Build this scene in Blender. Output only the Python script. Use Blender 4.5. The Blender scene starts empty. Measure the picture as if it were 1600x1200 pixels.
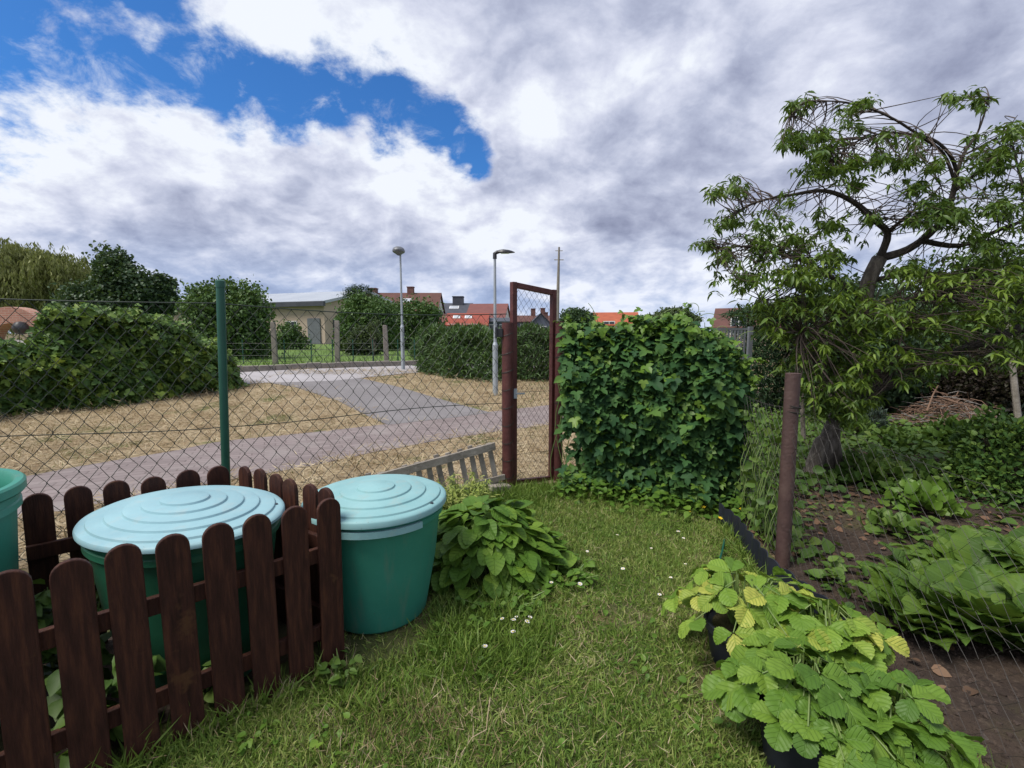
import bpy, math, random
import numpy as np
from mathutils import Vector, Matrix
R = math.radians
rng = np.random.default_rng(7)
random.seed(7)
SC = bpy.context.scene
COL = SC.collection

# ---------------------------------------------------------------- camera, world, sun, exposure
FPX, PITCH, H = 740.0, math.atan(80 / 740.0), 1.6
cam_d = bpy.data.cameras.new('camera'); cam = bpy.data.objects.new('camera', cam_d); COL.objects.link(cam)
cam.location = (0, 0, H); cam.rotation_euler = (math.pi / 2 - PITCH, 0, 0)
cam_d.sensor_width = 36; cam_d.lens = 36 * FPX / 1600; cam_d.clip_start = 0.02; cam_d.clip_end = 3000
SC.camera = cam
SC.view_settings.view_transform = 'Standard'; SC.view_settings.look = 'None'
SC.view_settings.exposure = 0.5; SC.view_settings.gamma = 1.0
SUN_EL, SUN_AZ = R(58), R(-118)      # azimuth from +Y towards +X
sun_d = bpy.data.lights.new('sun', 'SUN'); sun_d.energy = 3.1; sun_d.angle = R(24); sun_d.color = (1.0, .95, .87)
sun = bpy.data.objects.new('sun', sun_d); COL.objects.link(sun)
sdir = Vector((math.sin(SUN_AZ) * math.cos(SUN_EL), math.cos(SUN_AZ) * math.cos(SUN_EL), math.sin(SUN_EL)))
sun.rotation_euler = sdir.to_track_quat('Z', 'Y').to_euler()


def ray(u, v):
    a = (u - 800) / FPX; b = (600 - v) / FPX
    return Vector((a, math.cos(PITCH) + b * math.sin(PITCH), -math.sin(PITCH) + b * math.cos(PITCH)))


def at(u, v, Y):
    d = ray(u, v); return Vector((0, 0, H)) + d * (Y / d.y)


def atz(u, v, z=0.0):
    d = ray(u, v); return Vector((0, 0, H)) + d * ((z - H) / d.z)


def S(a, b, x):
    t = np.clip((x - a) / (b - a), 0, 1); return t * t * (3 - 2 * t)


def zg(x, y):
    return -0.12 * S(4.9, 7.0, y) + 0.45 * S(8.5, 17, y)


def gnd(u, v):
    d = ray(u, v); t = 0.5
    for _ in range(4000):
        p = Vector((0, 0, H)) + d * t
        if p.z <= zg(p.x, p.y): break
        t *= 1.003
    return p


class NT:
    """small helper for node trees"""
    def __init__(s, tree): s.t = tree; s.n = tree.nodes; s.l = tree.links
    def add(s, typ, **kw):
        n = s.n.new(typ)
        for k, v in kw.items(): setattr(n, k, v)
        return n
    def link(s, a, b): s.l.new(a, b)
    def math(s, op, a, b=None, c=None):
        n = s.add('ShaderNodeMath', operation=op)
        for i, x in enumerate((a, b, c)):
            if x is None: continue
            if isinstance(x, (int, float)): n.inputs[i].default_value = x
            else: s.link(x, n.inputs[i])
        return n.outputs[0]
    def mix(s, f, a, b, blend='MIX'):
        n = s.add('ShaderNodeMix', data_type='RGBA', blend_type=blend)
        for sock, x in ((n.inputs[0], f), (n.inputs[6], a), (n.inputs[7], b)):
            if isinstance(x, (int, float)): sock.default_value = x
            elif isinstance(x, (tuple, list)): sock.default_value = (*x[:3], 1)
            else: s.link(x, sock)
        return n.outputs[2]
    def ramp(s, f, stops, interp='LINEAR'):
        n = s.add('ShaderNodeValToRGB'); r = n.color_ramp; r.interpolation = interp
        while len(r.elements) < len(stops): r.elements.new(.5)
        for e, (p, c) in zip(r.elements, stops):
            e.position = p; e.color = (*c, 1) if len(c) == 3 else c
        s.link(f, n.inputs[0]); return n.outputs[0]
    def sstep(s, x, a, b):
        n = s.add('ShaderNodeMapRange', interpolation_type='SMOOTHSTEP')
        s.link(x, n.inputs[0]); n.inputs[1].default_value = a; n.inputs[2].default_value = b
        return n.outputs[0]
    def noise(s, vec, scale, detail=4, rough=.55, dist=0.0):
        n = s.add('ShaderNodeTexNoise'); s.link(vec, n.inputs['Vector'])
        n.inputs['Scale'].default_value = scale; n.inputs['Detail'].default_value = detail
        n.inputs['Roughness'].default_value = rough; n.inputs['Distortion'].default_value = dist
        return n.outputs[0]


def build_world():
    w = bpy.data.worlds.new('World'); SC.world = w; w.use_nodes = True
    T = NT(w.node_tree); T.n.clear()
    out = T.add('ShaderNodeOutputWorld'); bg = T.add('ShaderNodeBackground'); T.link(bg.outputs[0], out.inputs[0])
    sky = T.add('ShaderNodeTexSky', sky_type='NISHITA'); sky.sun_disc = False
    sky.sun_elevation = SUN_EL; sky.sun_rotation = SUN_AZ; sky.altitude = 200
    tc = T.add('ShaderNodeTexCoord'); d = tc.outputs['Generated']
    sep = T.add('ShaderNodeSeparateXYZ'); T.link(d, sep.inputs[0])
    zc = T.math('ADD', T.math('MAXIMUM', sep.outputs[2], 0.0), 0.42)
    com = T.add('ShaderNodeCombineXYZ')
    T.link(T.math('DIVIDE', sep.outputs[0], zc), com.inputs[0]); T.link(T.math('DIVIDE', sep.outputs[1], zc), com.inputs[1])
    P = com.outputs[0]
    n_edge = T.noise(P, 3.6, 9, .62, .2)
    n_fine = T.noise(P, 11.0, 8, .65, .15)

    def blobs(lst, soft=1.0):
        acc = None
        for (u, v, r) in lst:
            c = ray(u, v).normalized(); r_ = max((ray(u + r * .7, v).normalized() - c).length, (ray(u, v + r * .7).normalized() - c).length) / .7
            vm = T.add('ShaderNodeVectorMath', operation='DISTANCE'); T.link(d, vm.inputs[0]); vm.inputs[1].default_value = c
            m = T.math('SUBTRACT', 1.0, T.math('DIVIDE', vm.outputs['Value'], r_))
            acc = m if acc is None else T.math('SMOOTH_MAX', acc, m, 0.12)
        return acc
    # the open window of blue sky and the clouds' light and dark masses, as directions in the sky
    hole = blobs([(-260, 40, 240), (-60, 30, 170), (70, 60, 130), (120, -40, 120), (215, -20, 85), (180, 75, 105), (270, 110, 78), (350, 135, 72), (440, 150, 66), (530, 155, 70),
                  (610, 170, 72), (680, 205, 52), (728, 232, 45), (748, 262, 22), (-500, 300, 260)])
    n_mix = T.math('ADD', T.math('MULTIPLY', n_edge, 1.5), T.math('MULTIPLY', n_fine, .75))
    n_mix = T.math('SUBTRACT', n_mix, 1.125)
    hv = T.math('ADD', hole, T.math('MULTIPLY', n_mix, 1.75))
    blue = T.sstep(hv, -0.12, 0.50)
    wisp = T.noise(P, 7.0, 9, .66, .5)
    blue = T.math('MULTIPLY', blue, T.math('SUBTRACT', 1.0, T.math('MULTIPLY', T.sstep(wisp, .52, .74), .55)))
    # cloud tone
    bright = blobs([(60, 250, 330), (330, 240, 260), (600, 290, 230), (870, 200, 170), (900, 60, 60), (1010, 90, 130), (640, 60, 200), (420, 30, 120), (960, 470, 130), (1000, 130, 150), (1330, 60, 190), (800, 330, 120), (1180, 440, 120)])
    dark = blobs([(790, 10, 170), (700, -30, 170), (1000, 270, 150), (1130, 210, 150), (1050, 330, 130), (1280, 210, 130), (400, 350, 190), (560, 400, 160), (330, 410, 190), (130, 340, 120), (1500, 130, 160), (1060, 20, 110), (1170, 90, 90), (900, 290, 70)])
    n1 = T.noise(P, 4.2, 10, .57, .3)
    n2 = T.noise(P, 13.0, 7, .6, .2)
    val = T.math('ADD', .5, T.math('MULTIPLY', T.math('SUBTRACT', n1, .5), 1.7))
    val = T.math('ADD', val, T.math('MULTIPLY', T.math('SUBTRACT', n2, .5), .70))
    val = T.math('ADD', val, T.math('MULTIPLY', T.math('MAXIMUM', bright, 0.0), .33))
    val = T.math('ADD', T.math('SUBTRACT', val, T.math('MULTIPLY', T.math('MAXIMUM', dark, 0.0), .29)), .18)
    # thin edges round the opening catch the light
    edge = T.sstep(hv, -0.75, 0.05)
    val = T.math('ADD', val, T.math('MULTIPLY', edge, .22))
    # billows: rounded heads catching light, seams between them darker
    wv = T.add('ShaderNodeVectorMath', operation='ADD'); T.link(P, wv.inputs[0])
    nz = T.add('ShaderNodeTexNoise'); T.link(P, nz.inputs['Vector']); nz.inputs['Scale'].default_value = 3.0; nz.inputs['Detail'].default_value = 5
    ws = T.add('ShaderNodeVectorMath', operation='SCALE'); T.link(nz.outputs['Color'], ws.inputs[0]); ws.inputs['Scale'].default_value = .34; T.link(ws.outputs[0], wv.inputs[1])
    for sc_, am in ((5.2, .44),):
        vo = T.add('ShaderNodeTexVoronoi', feature='SMOOTH_F1'); T.link(wv.outputs[0], vo.inputs['Vector']); vo.inputs['Scale'].default_value = sc_; vo.inputs['Smoothness'].default_value = .6
        val = T.math('ADD', val, T.math('MULTIPLY', T.math('SUBTRACT', .42, vo.outputs['Distance']), am))
    cl = T.ramp(val, [(0.00, (.165, .185, .275)), (.28, (.245, .27, .375)), (.52, (.345, .375, .485)), (.78, (.495, .52, .62)), (1.0, (.635, .665, .72))])
    hz = T.sstep(sep.outputs[2], 0.0, 0.22)
    low = T.ramp(val, [(0.05, (.17, .24, .41)), (.5, (.29, .37, .55)), (.98, (.62, .65, .74))])
    cl = T.mix(hz, low, cl)
    skyc = T.mix(1.0, sky.outputs[0], (.026, .062, .105), 'MULTIPLY')
    colr = T.mix(T.math('SUBTRACT', 1.0, blue), skyc, cl)
    # pale air right above the horizon
    colr = T.mix(T.math('MULTIPLY', T.math('SUBTRACT', 1.0, T.sstep(sep.outputs[2], 0.0, 0.10)), .35), colr, (.46, .53, .66))
    T.link(colr, bg.inputs[0]); bg.inputs[1].default_value = 1.0


build_world()

# ---------------------------------------------------------------- helpers: tags, meshes, leaves

def tag(o, label=None, cat=None, group=None, kind=None):
    if label: o['label'] = label
    if cat: o['category'] = cat
    if group: o['group'] = group
    if kind: o['kind'] = kind
    return o


def link(name, me, mat, parent=None, loc=None, smooth=False):
    o = bpy.data.objects.new(name, me); COL.objects.link(o)
    if mat is not None and not me.materials: me.materials.append(mat)
    if parent is not None: o.parent = parent
    if loc is not None: o.location = loc
    if smooth and len(me.polygons): me.polygons.foreach_set('use_smooth', [True] * len(me.polygons))
    return o


def empty(name, loc, label, cat, group=None, rz=0):
    o = bpy.data.objects.new(name, None); COL.objects.link(o); o.location = loc; o.rotation_euler.z = rz
    o.empty_display_size = .1
    return tag(o, label, cat, group)


def copy_tree(o, parent=None):
    c = o.copy(); COL.objects.link(c)
    if parent is not None: c.parent = parent
    for ch in list(o.children): copy_tree(ch, c)
    return c


class MB:
    def __init__(s): s.v = []; s.f = []
    def add(s, vs, fs):
        k = len(s.v); s.v += [tuple(p) for p in vs]; s.f += [tuple(i + k for i in f) for f in fs]; return s
    def box(s, c, sz, rot=None, taper=1.0):
        x, y, z = (q / 2 for q in sz); c = Vector(c)
        vs = [Vector((sx * x * (taper if sz_ > 0 else 1), sy * y * (taper if sz_ > 0 else 1), sz_ * z)) for sz_ in (-1, 1) for sy in (-1, 1) for sx in (-1, 1)]
        if rot is not None: vs = [rot @ q for q in vs]
        return s.add([q + c for q in vs], [(0, 2, 3, 1), (4, 5, 7, 6), (0, 1, 5, 4), (2, 6, 7, 3), (0, 4, 6, 2), (1, 3, 7, 5)])
    def bar(s, a, b, w, d, up=(0, 0, 1)):
        a, b = Vector(a), Vector(b); t = (b - a); L = t.length; t = t / L
        up = Vector(up); n = up - t * up.dot(t)
        if n.length < 1e-4: n = Vector((0, 1, 0)) - t * t.y
        n.normalize(); x = t.cross(n)
        vs = []
        for e in (a, b):
            for sx, sy in ((-1, -1), (1, -1), (1, 1), (-1, 1)): vs.append(e + x * (sx * w / 2) + n * (sy * d / 2))
        return s.add(vs, [(0, 1, 2, 3), (7, 6, 5, 4), (0, 4, 5, 1), (1, 5, 6, 2), (2, 6, 7, 3), (3, 7, 4, 0)])
    def tube(s, pts, r, n=6, cap=True):
        pts = [Vector(p) for p in pts]; m = len(pts)
        rs = r if isinstance(r, (list, tuple)) else [r] * m
        vs = []; nrm = None
        for i, p in enumerate(pts):
            t = (pts[min(i + 1, m - 1)] - pts[max(i - 1, 0)])
            if t.length < 1e-9: t = Vector((0, 0, 1))
            t.normalize()
            if nrm is None:
                q = Vector((0, 0, 1)) if abs(t.z) < .9 else Vector((1, 0, 0))
                nrm = (q - t * q.dot(t)).normalized()
            else:
                nrm = nrm - t * nrm.dot(t); nrm = nrm.normalized() if nrm.length > 1e-6 else t.orthogonal().normalized()
            b = t.cross(nrm)
            for k in range(n):
                a = 2 * math.pi * k / n; vs.append(p + nrm * (math.cos(a) * rs[i]) + b * (math.sin(a) * rs[i]))
        fs = [(i * n + k, i * n + (k + 1) % n, (i + 1) * n + (k + 1) % n, (i + 1) * n + k) for i in range(m - 1) for k in range(n)]
        if cap: fs += [tuple(range(n - 1, -1, -1)), tuple((m - 1) * n + k for k in range(n))]
        return s.add(vs, fs)
    def lathe(s, prof, n=48, sx=1.0, sy=1.0):
        vs = []; m = len(prof)
        for (r, z) in prof:
            for k in range(n):
                a = 2 * math.pi * k / n; vs.append((math.cos(a) * r * sx, math.sin(a) * r * sy, z))
        fs = [(i * n + k, i * n + (k + 1) % n, (i + 1) * n + (k + 1) % n, (i + 1) * n + k) for i in range(m - 1) for k in range(n)]
        return s.add(vs, fs)
    def prism(s, poly, f3):
        """poly: list of 2D points; f3(x, y, side) -> 3D"""
        n = len(poly)
        vs = [f3(x, y, 0) for x, y in poly] + [f3(x, y, 1) for x, y in poly]
        fs = [tuple(range(n - 1, -1, -1)), tuple(range(n, 2 * n))] + [(i, (i + 1) % n, n + (i + 1) % n, n + i) for i in range(n)]
        return s.add(vs, fs)
    def mesh(s, name):
        me = bpy.data.meshes.new(name); me.from_pydata(s.v, [], s.f); me.update(); return me
    def build(s, name, mat, parent=None, smooth=False, bevel=0, loc=None):
        o = link(name, s.mesh(name), mat, parent, loc, smooth)
        if bevel:
            b = o.modifiers.new('bevel', 'BEVEL'); b.width = bevel; b.segments = 2; b.limit_method = 'ANGLE'; b.angle_limit = R(40)
        if smooth: 
            try: o.data.set_sharp_from_angle(angle=R(38))
            except Exception: pass
        return o


def np_mesh(name, V, faces_idx, face_n, UV=None, smooth=True):
    """V (n,3); faces_idx flat loop indices; face_n corners per face (constant 3 or 4)"""
    me = bpy.data.meshes.new(name)
    me.vertices.add(len(V)); me.vertices.foreach_set('co', np.ascontiguousarray(V, np.float32).ravel())
    nl = len(faces_idx); nf = nl // face_n
    me.loops.add(nl); me.loops.foreach_set('vertex_index', np.ascontiguousarray(faces_idx, np.int32))
    me.polygons.add(nf); me.polygons.foreach_set('loop_start', np.arange(0, nl, face_n, dtype=np.int32))
    if smooth: me.polygons.foreach_set('use_smooth', np.ones(nf, bool))
    if UV is not None:
        uv = me.uv_layers.new(name='UVMap'); uv.data.foreach_set('uv', np.ascontiguousarray(UV[faces_idx], np.float32).ravel())
    me.update(calc_edges=True); me.validate()
    return me


class Tpl:
    """leaf template: points (x across, y along, z up) and triangles"""
    def __init__(s, pts, tris):
        s.p = np.array(pts, float); s.t = np.array(tris, int)


def fan_tpl(outline, ctr, fold=0.0, droop=0.0, ruffle=0.0):
    right = outline
    left = [(-x, y) for x, y in reversed(right) if abs(x) > 1e-6]
    pts2 = right + left; n = len(pts2)
    pts = [(*ctr, -droop * ctr[1] ** 2)]
    for i, (x, y) in enumerate(pts2):
        pts.append((x, y, fold * abs(x) - droop * y * y + ruffle * ((i % 2) - .5)))
    return Tpl(pts, [(0, 1 + i, 1 + (i + 1) % n) for i in range(n)])


HOP = fan_tpl([(0, .06), (.14, -.10), (.34, -.08), (.48, .06), (.66, .36), (.50, .42), (.24, .42), (.30, .64), (.26, .78), (.12, .95), (0, 1.08)], (0, .30), .20, .20, .035)
OVATE = fan_tpl([(0, 0), (.26, .12), (.38, .38), (.27, .7), (0, 1.0)], (0, .42), .3, .2)
DIA = Tpl([(0, 0, 0), (.30, .42, .08), (0, 1, -.12), (-.30, .42, .08)], [(0, 1, 2), (0, 2, 3)])
LANCE = Tpl([(0, 0, 0), (.10, .3, .03), (0, .35, -.03), (-.10, .3, .03), (.085, .66, -.09), (0, .7, -.15), (-.085, .66, -.09), (0, 1, -.36)],
            [(0, 1, 2), (0, 2, 3), (1, 4, 5), (1, 5, 2), (2, 5, 6), (2, 6, 3), (4, 7, 5), (5, 7, 6)])
NEEDLE = Tpl([(-.06, 0, 0), (.06, 0, 0), (0, 1, 0)], [(0, 1, 2)])


def norm(a): return a / np.maximum(np.linalg.norm(a, axis=1, keepdims=True), 1e-9)


def scatter(name, mat, parts, parent=None, uv=False):
    """parts: list of (Tpl, pos (N,3), axis (N,3), normal (N,3), scale (N,)[, width (N,)]) -> one mesh object"""
    Vs, Fs, Us, k = [], [], [], 0
    for prt in parts:
        tpl, pos, t, n, sc = prt[:5]
        N = len(pos)
        if not N: continue
        t = norm(np.asarray(t, float)); n = np.asarray(n, float)
        n = n - t * (n * t).sum(1, keepdims=True); n = norm(n); b = np.cross(t, n)
        wd = prt[5] if len(prt) > 5 else np.ones(N)
        p = tpl.p
        V = pos[:, None, :] + (sc * wd)[:, None, None] * p[None, :, 0:1] * b[:, None, :] + sc[:, None, None] * (p[None, :, 1:2] * t[:, None, :] + p[None, :, 2:3] * n[:, None, :])
        Vs.append(V.reshape(-1, 3))
        F = (np.arange(N) * len(p))[:, None, None] + tpl.t[None] + k
        Fs.append(F.ravel()); k += N * len(p)
        if uv: Us.append(np.tile(p[:, :2], (N, 1)))
    me = np_mesh(name, np.concatenate(Vs), np.concatenate(Fs), 3, np.concatenate(Us) if uv else None)
    return link(name, me, mat, parent)


def rdir(N): return norm(rng.normal(size=(N, 3)))


# ---------------------------------------------------------------- materials
MATS = {}


def new_mat(name):
    m = bpy.data.materials.new(name); m.use_nodes = True
    T = NT(m.node_tree); T.n.clear()
    out = T.add('ShaderNodeOutputMaterial'); b = T.add('ShaderNodeBsdfPrincipled'); T.link(b.outputs[0], out.inputs[0])
    return m, T, out, b


def pm(name, stops, scale=3.0, rough=.6, bump=.0, bscale=None, stretch=(1, 1, 1), metal=0.0, spec=.5, detail=6, coord='Object', rvar=0.15, rand=True, spots=None, dirt=None):
    """procedural material: noise colour ramp, roughness variation, bump"""
    if name in MATS: return MATS[name]
    m, T, out, b = new_mat(name)
    tc = T.add('ShaderNodeTexCoord'); vec = tc.outputs[coord]; vec0 = vec
    if rand:
        oi = T.add('ShaderNodeObjectInfo'); vm = T.add('ShaderNodeVectorMath', operation='ADD')
        mu = T.math('MULTIPLY', oi.outputs['Random'], 37.0); T.link(vec, vm.inputs[0]); T.link(mu, vm.inputs[1]); vec = vm.outputs[0]
    mp = T.add('ShaderNodeMapping'); T.link(vec, mp.inputs[0]); mp.inputs['Scale'].default_value = stretch
    v = mp.outputs[0]
    n = T.noise(v, scale, detail, .6)
    c = T.ramp(n, stops)
    if spots:
        n3 = T.noise(vec, spots[0], 5, .65)
        c = T.mix(T.sstep(n3, spots[1], spots[1] + .08), c, spots[2])
    if dirt:                                   # dried splashes and streaks running down, plus specks
        ms = T.add('ShaderNodeMapping'); T.link(vec0, ms.inputs[0]); ms.inputs['Scale'].default_value = (1, 1, dirt[1])
        d1 = T.noise(ms.outputs[0], 13, 7, .7); d2 = T.noise(vec0, 55, 3, .6)
        c = T.mix(T.math('MULTIPLY', T.sstep(d1, .50, .72), dirt[0]), c, dirt[2])
        c = T.mix(T.math('MULTIPLY', T.sstep(d2, .68, .74), dirt[0] * 1.2), c, tuple(q * .45 for q in dirt[2]))
    T.link(c, b.inputs['Base Color'])
    T.link(T.math('ADD', rough - rvar / 2, T.math('MULTIPLY', n, rvar)), b.inputs['Roughness'])
    b.inputs['Metallic'].default_value = metal; b.inputs['Specular IOR Level'].default_value = spec
    if bump:
        bp = T.add('ShaderNodeBump'); bp.inputs['Strength'].default_value = bump; bp.inputs['Distance'].default_value = .02
        T.link(T.noise(v, bscale or scale * 3, 6, .65), bp.inputs['Height']); T.link(bp.outputs[0], b.inputs['Normal'])
    MATS[name] = m; return m


def leafmat(name, cols, trans=.3, rough=.45, spec=.35, pscale=1.2, pamt=.5, vein=None):
    """foliage: colour picked per leaf, drifting from clump to clump; some light comes through"""
    if name in MATS: return MATS[name]
    m, T, out, b = new_mat(name)
    g = T.add('ShaderNodeNewGeometry')
    n = T.noise(g.outputs['Position'], pscale, 3, .6)
    f = T.math('ADD', T.math('MULTIPLY', g.outputs['Random Per Island'], 1 - pamt), T.math('MULTIPLY', T.sstep(n, .3, .7), pamt))
    k = len(cols) - 1
    c = T.ramp(f, [(i / k, q) for i, q in enumerate(cols)])
    if vein:
        uv = T.add('ShaderNodeUVMap'); sp = T.add('ShaderNodeSeparateXYZ'); T.link(uv.outputs[0], sp.inputs[0])
        au = T.math('ABSOLUTE', sp.outputs[0])
        w = T.math('SUBTRACT', sp.outputs[1], T.math('MULTIPLY', au, vein[1]))
        s = T.math('SINE', T.math('MULTIPLY', w, vein[0]))
        lines = T.math('MAXIMUM', T.sstep(s, .45, 1.0), T.sstep(T.math('MULTIPLY', au, -1.0), -.035, -.008))
        r2 = T.math('MULTIPLY', T.sstep(T.math('FRACT', T.math('MULTIPLY', g.outputs['Random Per Island'], 7.31)), vein[4], 1.0), vein[5]) if len(vein) > 4 else 0.0
        if len(vein) > 4:
            pale = T.mix(r2, c, vein[3]); c = T.mix(T.math('MULTIPLY', lines, .5), pale, vein[2])
        else:
            c = T.mix(T.math('MULTIPLY', lines, .28), c, vein[2])
        bp = T.add('ShaderNodeBump'); bp.inputs['Strength'].default_value = .5; bp.inputs['Distance'].default_value = .006; bp.invert = True
        T.link(lines, bp.inputs['Height']); T.link(bp.outputs[0], b.inputs['Normal'])
    T.link(c, b.inputs['Base Color']); b.inputs['Roughness'].default_value = rough; b.inputs['Specular IOR Level'].default_value = spec
    tr = T.add('ShaderNodeBsdfTranslucent'); T.link(T.mix(.5, c, (.14, .20, .02)), tr.inputs[0])
    mx = T.add('ShaderNodeMixShader'); mx.inputs[0].default_value = trans
    T.link(b.outputs[0], mx.inputs[1]); T.link(tr.outputs[0], mx.inputs[2]); T.link(mx.outputs[0], out.inputs[0])
    MATS[name] = m; return m


def ground_mat(name, layers, base, bump=.5, bscale=30, rough=.95):
    """layers: (scale, lo, hi, colour)"""
    m, T, out, b = new_mat(name)
    g = T.add('ShaderNodeNewGeometry'); P = g.outputs['Position']
    c = base; first = True
    for (sc, lo, hi, colr, dist) in layers:
        n = T.noise(P, sc, 7, .62, dist)
        c = T.mix(T.sstep(n, lo, hi), c, colr)
    T.link(c, b.inputs['Base Color']); b.inputs['Roughness'].default_value = rough; b.inputs['Specular IOR Level'].default_value = .2
    bp = T.add('ShaderNodeBump'); bp.inputs['Strength'].default_value = bump; bp.inputs['Distance'].default_value = .03
    T.link(T.noise(P, bscale, 8, .7), bp.inputs['Height']); T.link(bp.outputs[0], b.inputs['Normal'])
    return m


M_ground = ground_mat('dry_earth', [(1.5, .4, .65, (.17, .13, .075), 0), (9, .45, .7, (.10, .11, .035), 0)], (.115, .085, .05))
M_soil = ground_mat('dark_soil', [(3, .4, .65, (.062, .044, .033), 0), (25, .5, .75, (.115, .085, .064), 0), (1.1, .50, .68, (.075, .07, .03), 0)], (.043, .031, .025), 1.0, 18)
M_lawn = ground_mat('lawn_turf', [(2.2, .42, .68, (.125, .105, .045), 0), (14, .45, .7, (.085, .10, .032), 0)], (.066, .080, .028), .7, 40)
M_hay = ground_mat('mown_hay', [(1.3, .35, .6, (.35, .275, .175), 0), (7, .45, .7, (.22, .15, .085), .5), (34, .45, .7, (.43, .36, .245), .8), (3.1, .60, .74, (.17, .125, .07), 0), (.9, .54, .66, (.12, .13, .05), 0)], (.27, .20, .115), 1.0, 26)
M_meadow = ground_mat('meadow_grass', [(.35, .4, .65, (.135, .20, .05), 0), (2.5, .5, .7, (.075, .13, .03), 0)], (.10, .165, .042), .4, 6)
M_asphalt = ground_mat('old_asphalt', [(1.2, .4, .7, (.20, .19, .195), 0), (60, .5, .7, (.27, .255, .25), 0), (.5, .6, .75, (.135, .125, .12), 0)], (.165, .155, .16), .3, 90, .9)
M_road = ground_mat('pale_asphalt', [(1.0, .4, .7, (.36, .345, .36), 0), (40, .5, .7, (.42, .40, .40), 0)], (.30, .285, .295), .3, 60, .9)


def brick_path_mat():
    m, T, out, b = new_mat('block_paving')
    g = T.add('ShaderNodeNewGeometry'); P = g.outputs['Position']
    mp = T.add('ShaderNodeMapping'); T.link(P, mp.inputs[0]); mp.inputs['Rotation'].default_value = (0, 0, R(-27))
    br = T.add('ShaderNodeTexBrick'); T.link(mp.outputs[0], br.inputs['Vector'])
    br.inputs['Scale'].default_value = 1; br.inputs['Brick Width'].default_value = .30; br.inputs['Row Height'].default_value = .15
    br.inputs['Mortar Size'].default_value = .009; br.inputs['Color1'].default_value = (.222, .182, .178, 1); br.inputs['Color2'].default_value = (.170, .138, .135, 1)
    br.inputs['Mortar'].default_value = (.12, .095, .09, 1); br.inputs['Mortar Smooth'].default_value = .2; br.inputs['Bias'].default_value = 0
    n = T.noise(P, 1.6, 6, .6); n2 = T.noise(P, 40, 4, .6)
    c = T.mix(T.sstep(n, .45, .75), br.outputs['Color'], (.235, .205, .197))
    c = T.mix(T.math('MULTIPLY', T.sstep(n2, .5, .8), .35), c, (.17, .13, .13))
    T.link(c, b.inputs['Base Color']); b.inputs['Roughness'].default_value = .88
    bp = T.add('ShaderNodeBump'); bp.inputs['Strength'].default_value = .5; bp.inputs['Distance'].default_value = .01; bp.invert = True
    T.link(br.outputs['Fac'], bp.inputs['Height']); T.link(bp.outputs[0], b.inputs['Normal'])
    return m


def brick_wall_mat(name, c1, c2, mort, bw=.25, rh=.08, ax=True):
    if name in MATS: return MATS[name]
    m, T, out, b = new_mat(name)
    tc = T.add('ShaderNodeTexCoord')
    sp = T.add('ShaderNodeSeparateXYZ'); T.link(tc.outputs['Object'], sp.inputs[0])
    cb = T.add('ShaderNodeCombineXYZ'); T.link(T.math('ADD', sp.outputs[0], sp.outputs[1]), cb.inputs[0]); T.link(sp.outputs[2], cb.inputs[1])
    br = T.add('ShaderNodeTexBrick'); T.link(cb.outputs[0], br.inputs['Vector']); br.inputs['Scale'].default_value = 1
    br.inputs['Brick Width'].default_value = bw; br.inputs['Row Height'].default_value = rh; br.inputs['Mortar Size'].default_value = .008
    for k, v in (('Color1', c1), ('Color2', c2), ('Mortar', mort)): br.inputs[k].default_value = (*v, 1)
    n = T.noise(tc.outputs['Object'], 1.1, 6, .6)
    T.link(T.mix(T.math('MULTIPLY', T.sstep(n, .4, .7), .4), br.outputs['Color'], tuple(q * .6 for q in c1)), b.inputs['Base Color'])
    b.inputs['Roughness'].default_value = .9
    MATS[name] = m; return m


M_path = brick_path_mat()
M_picket = pm('stained_wood', [(.28, (.022, .008, .006)), (.5, (.044, .016, .011)), (.72, (.085, .032, .017))], 9, .62, .35, 30, (6, 6, .7), spec=.22, spots=(4, .60, (.080, .036, .017)))
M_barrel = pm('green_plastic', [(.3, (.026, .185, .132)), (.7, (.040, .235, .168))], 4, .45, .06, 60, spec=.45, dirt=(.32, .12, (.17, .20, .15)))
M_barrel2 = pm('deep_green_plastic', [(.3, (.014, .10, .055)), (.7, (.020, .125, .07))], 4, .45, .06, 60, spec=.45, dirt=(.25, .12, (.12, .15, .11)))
M_lid = pm('faded_lid_plastic', [(.3, (.19, .365, .38)), (.7, (.245, .435, .45))], 5, .52, .05, 50, spec=.3, dirt=(.42, 1, (.30, .36, .33)))
M_lid2 = pm('pale_lid_plastic', [(.3, (.215, .37, .42)), (.7, (.265, .44, .485))], 5, .50, .05, 50, spec=.3, dirt=(.42, 1, (.33, .39, .39)))
M_maroon = pm('maroon_paint', [(.3, (.060, .017, .016)), (.55, (.092, .026, .023)), (.8, (.13, .052, .04))], 11, .55, .3, 40, spots=(16, .64, (.10, .045, .02)))
M_rust = pm('rusty_primer', [(.3, (.050, .029, .026)), (.55, (.074, .041, .036)), (.8, (.10, .062, .052))], 8, .6, .3, 45, spots=(13, .66, (.085, .04, .022)))
M_gpost = pm('green_coating', [(.3, (.009, .070, .047)), (.7, (.014, .088, .058))], 6, .45, .05, spec=.5)
M_wire = pm('dark_green_wire', [(.3, (.012, .022, .017)), (.7, (.022, .034, .026))], 14, .55, 0, spec=.4)
M_galv = pm('weathered_wire', [(.3, (.022, .020, .018)), (.7, (.042, .037, .033))], 8, .6, 0, metal=.2)
M_wood = pm('grey_weathered_wood', [(.25, (.15, .13, .105)), (.5, (.28, .25, .21)), (.75, (.42, .38, .33))], 7, .85, .6, 40, (1, 1, 1))
M_lamp = pm('galvanised_pole', [(.3, (.30, .34, .37)), (.7, (.40, .44, .47))], 4, .5, .05, metal=.3)
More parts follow.
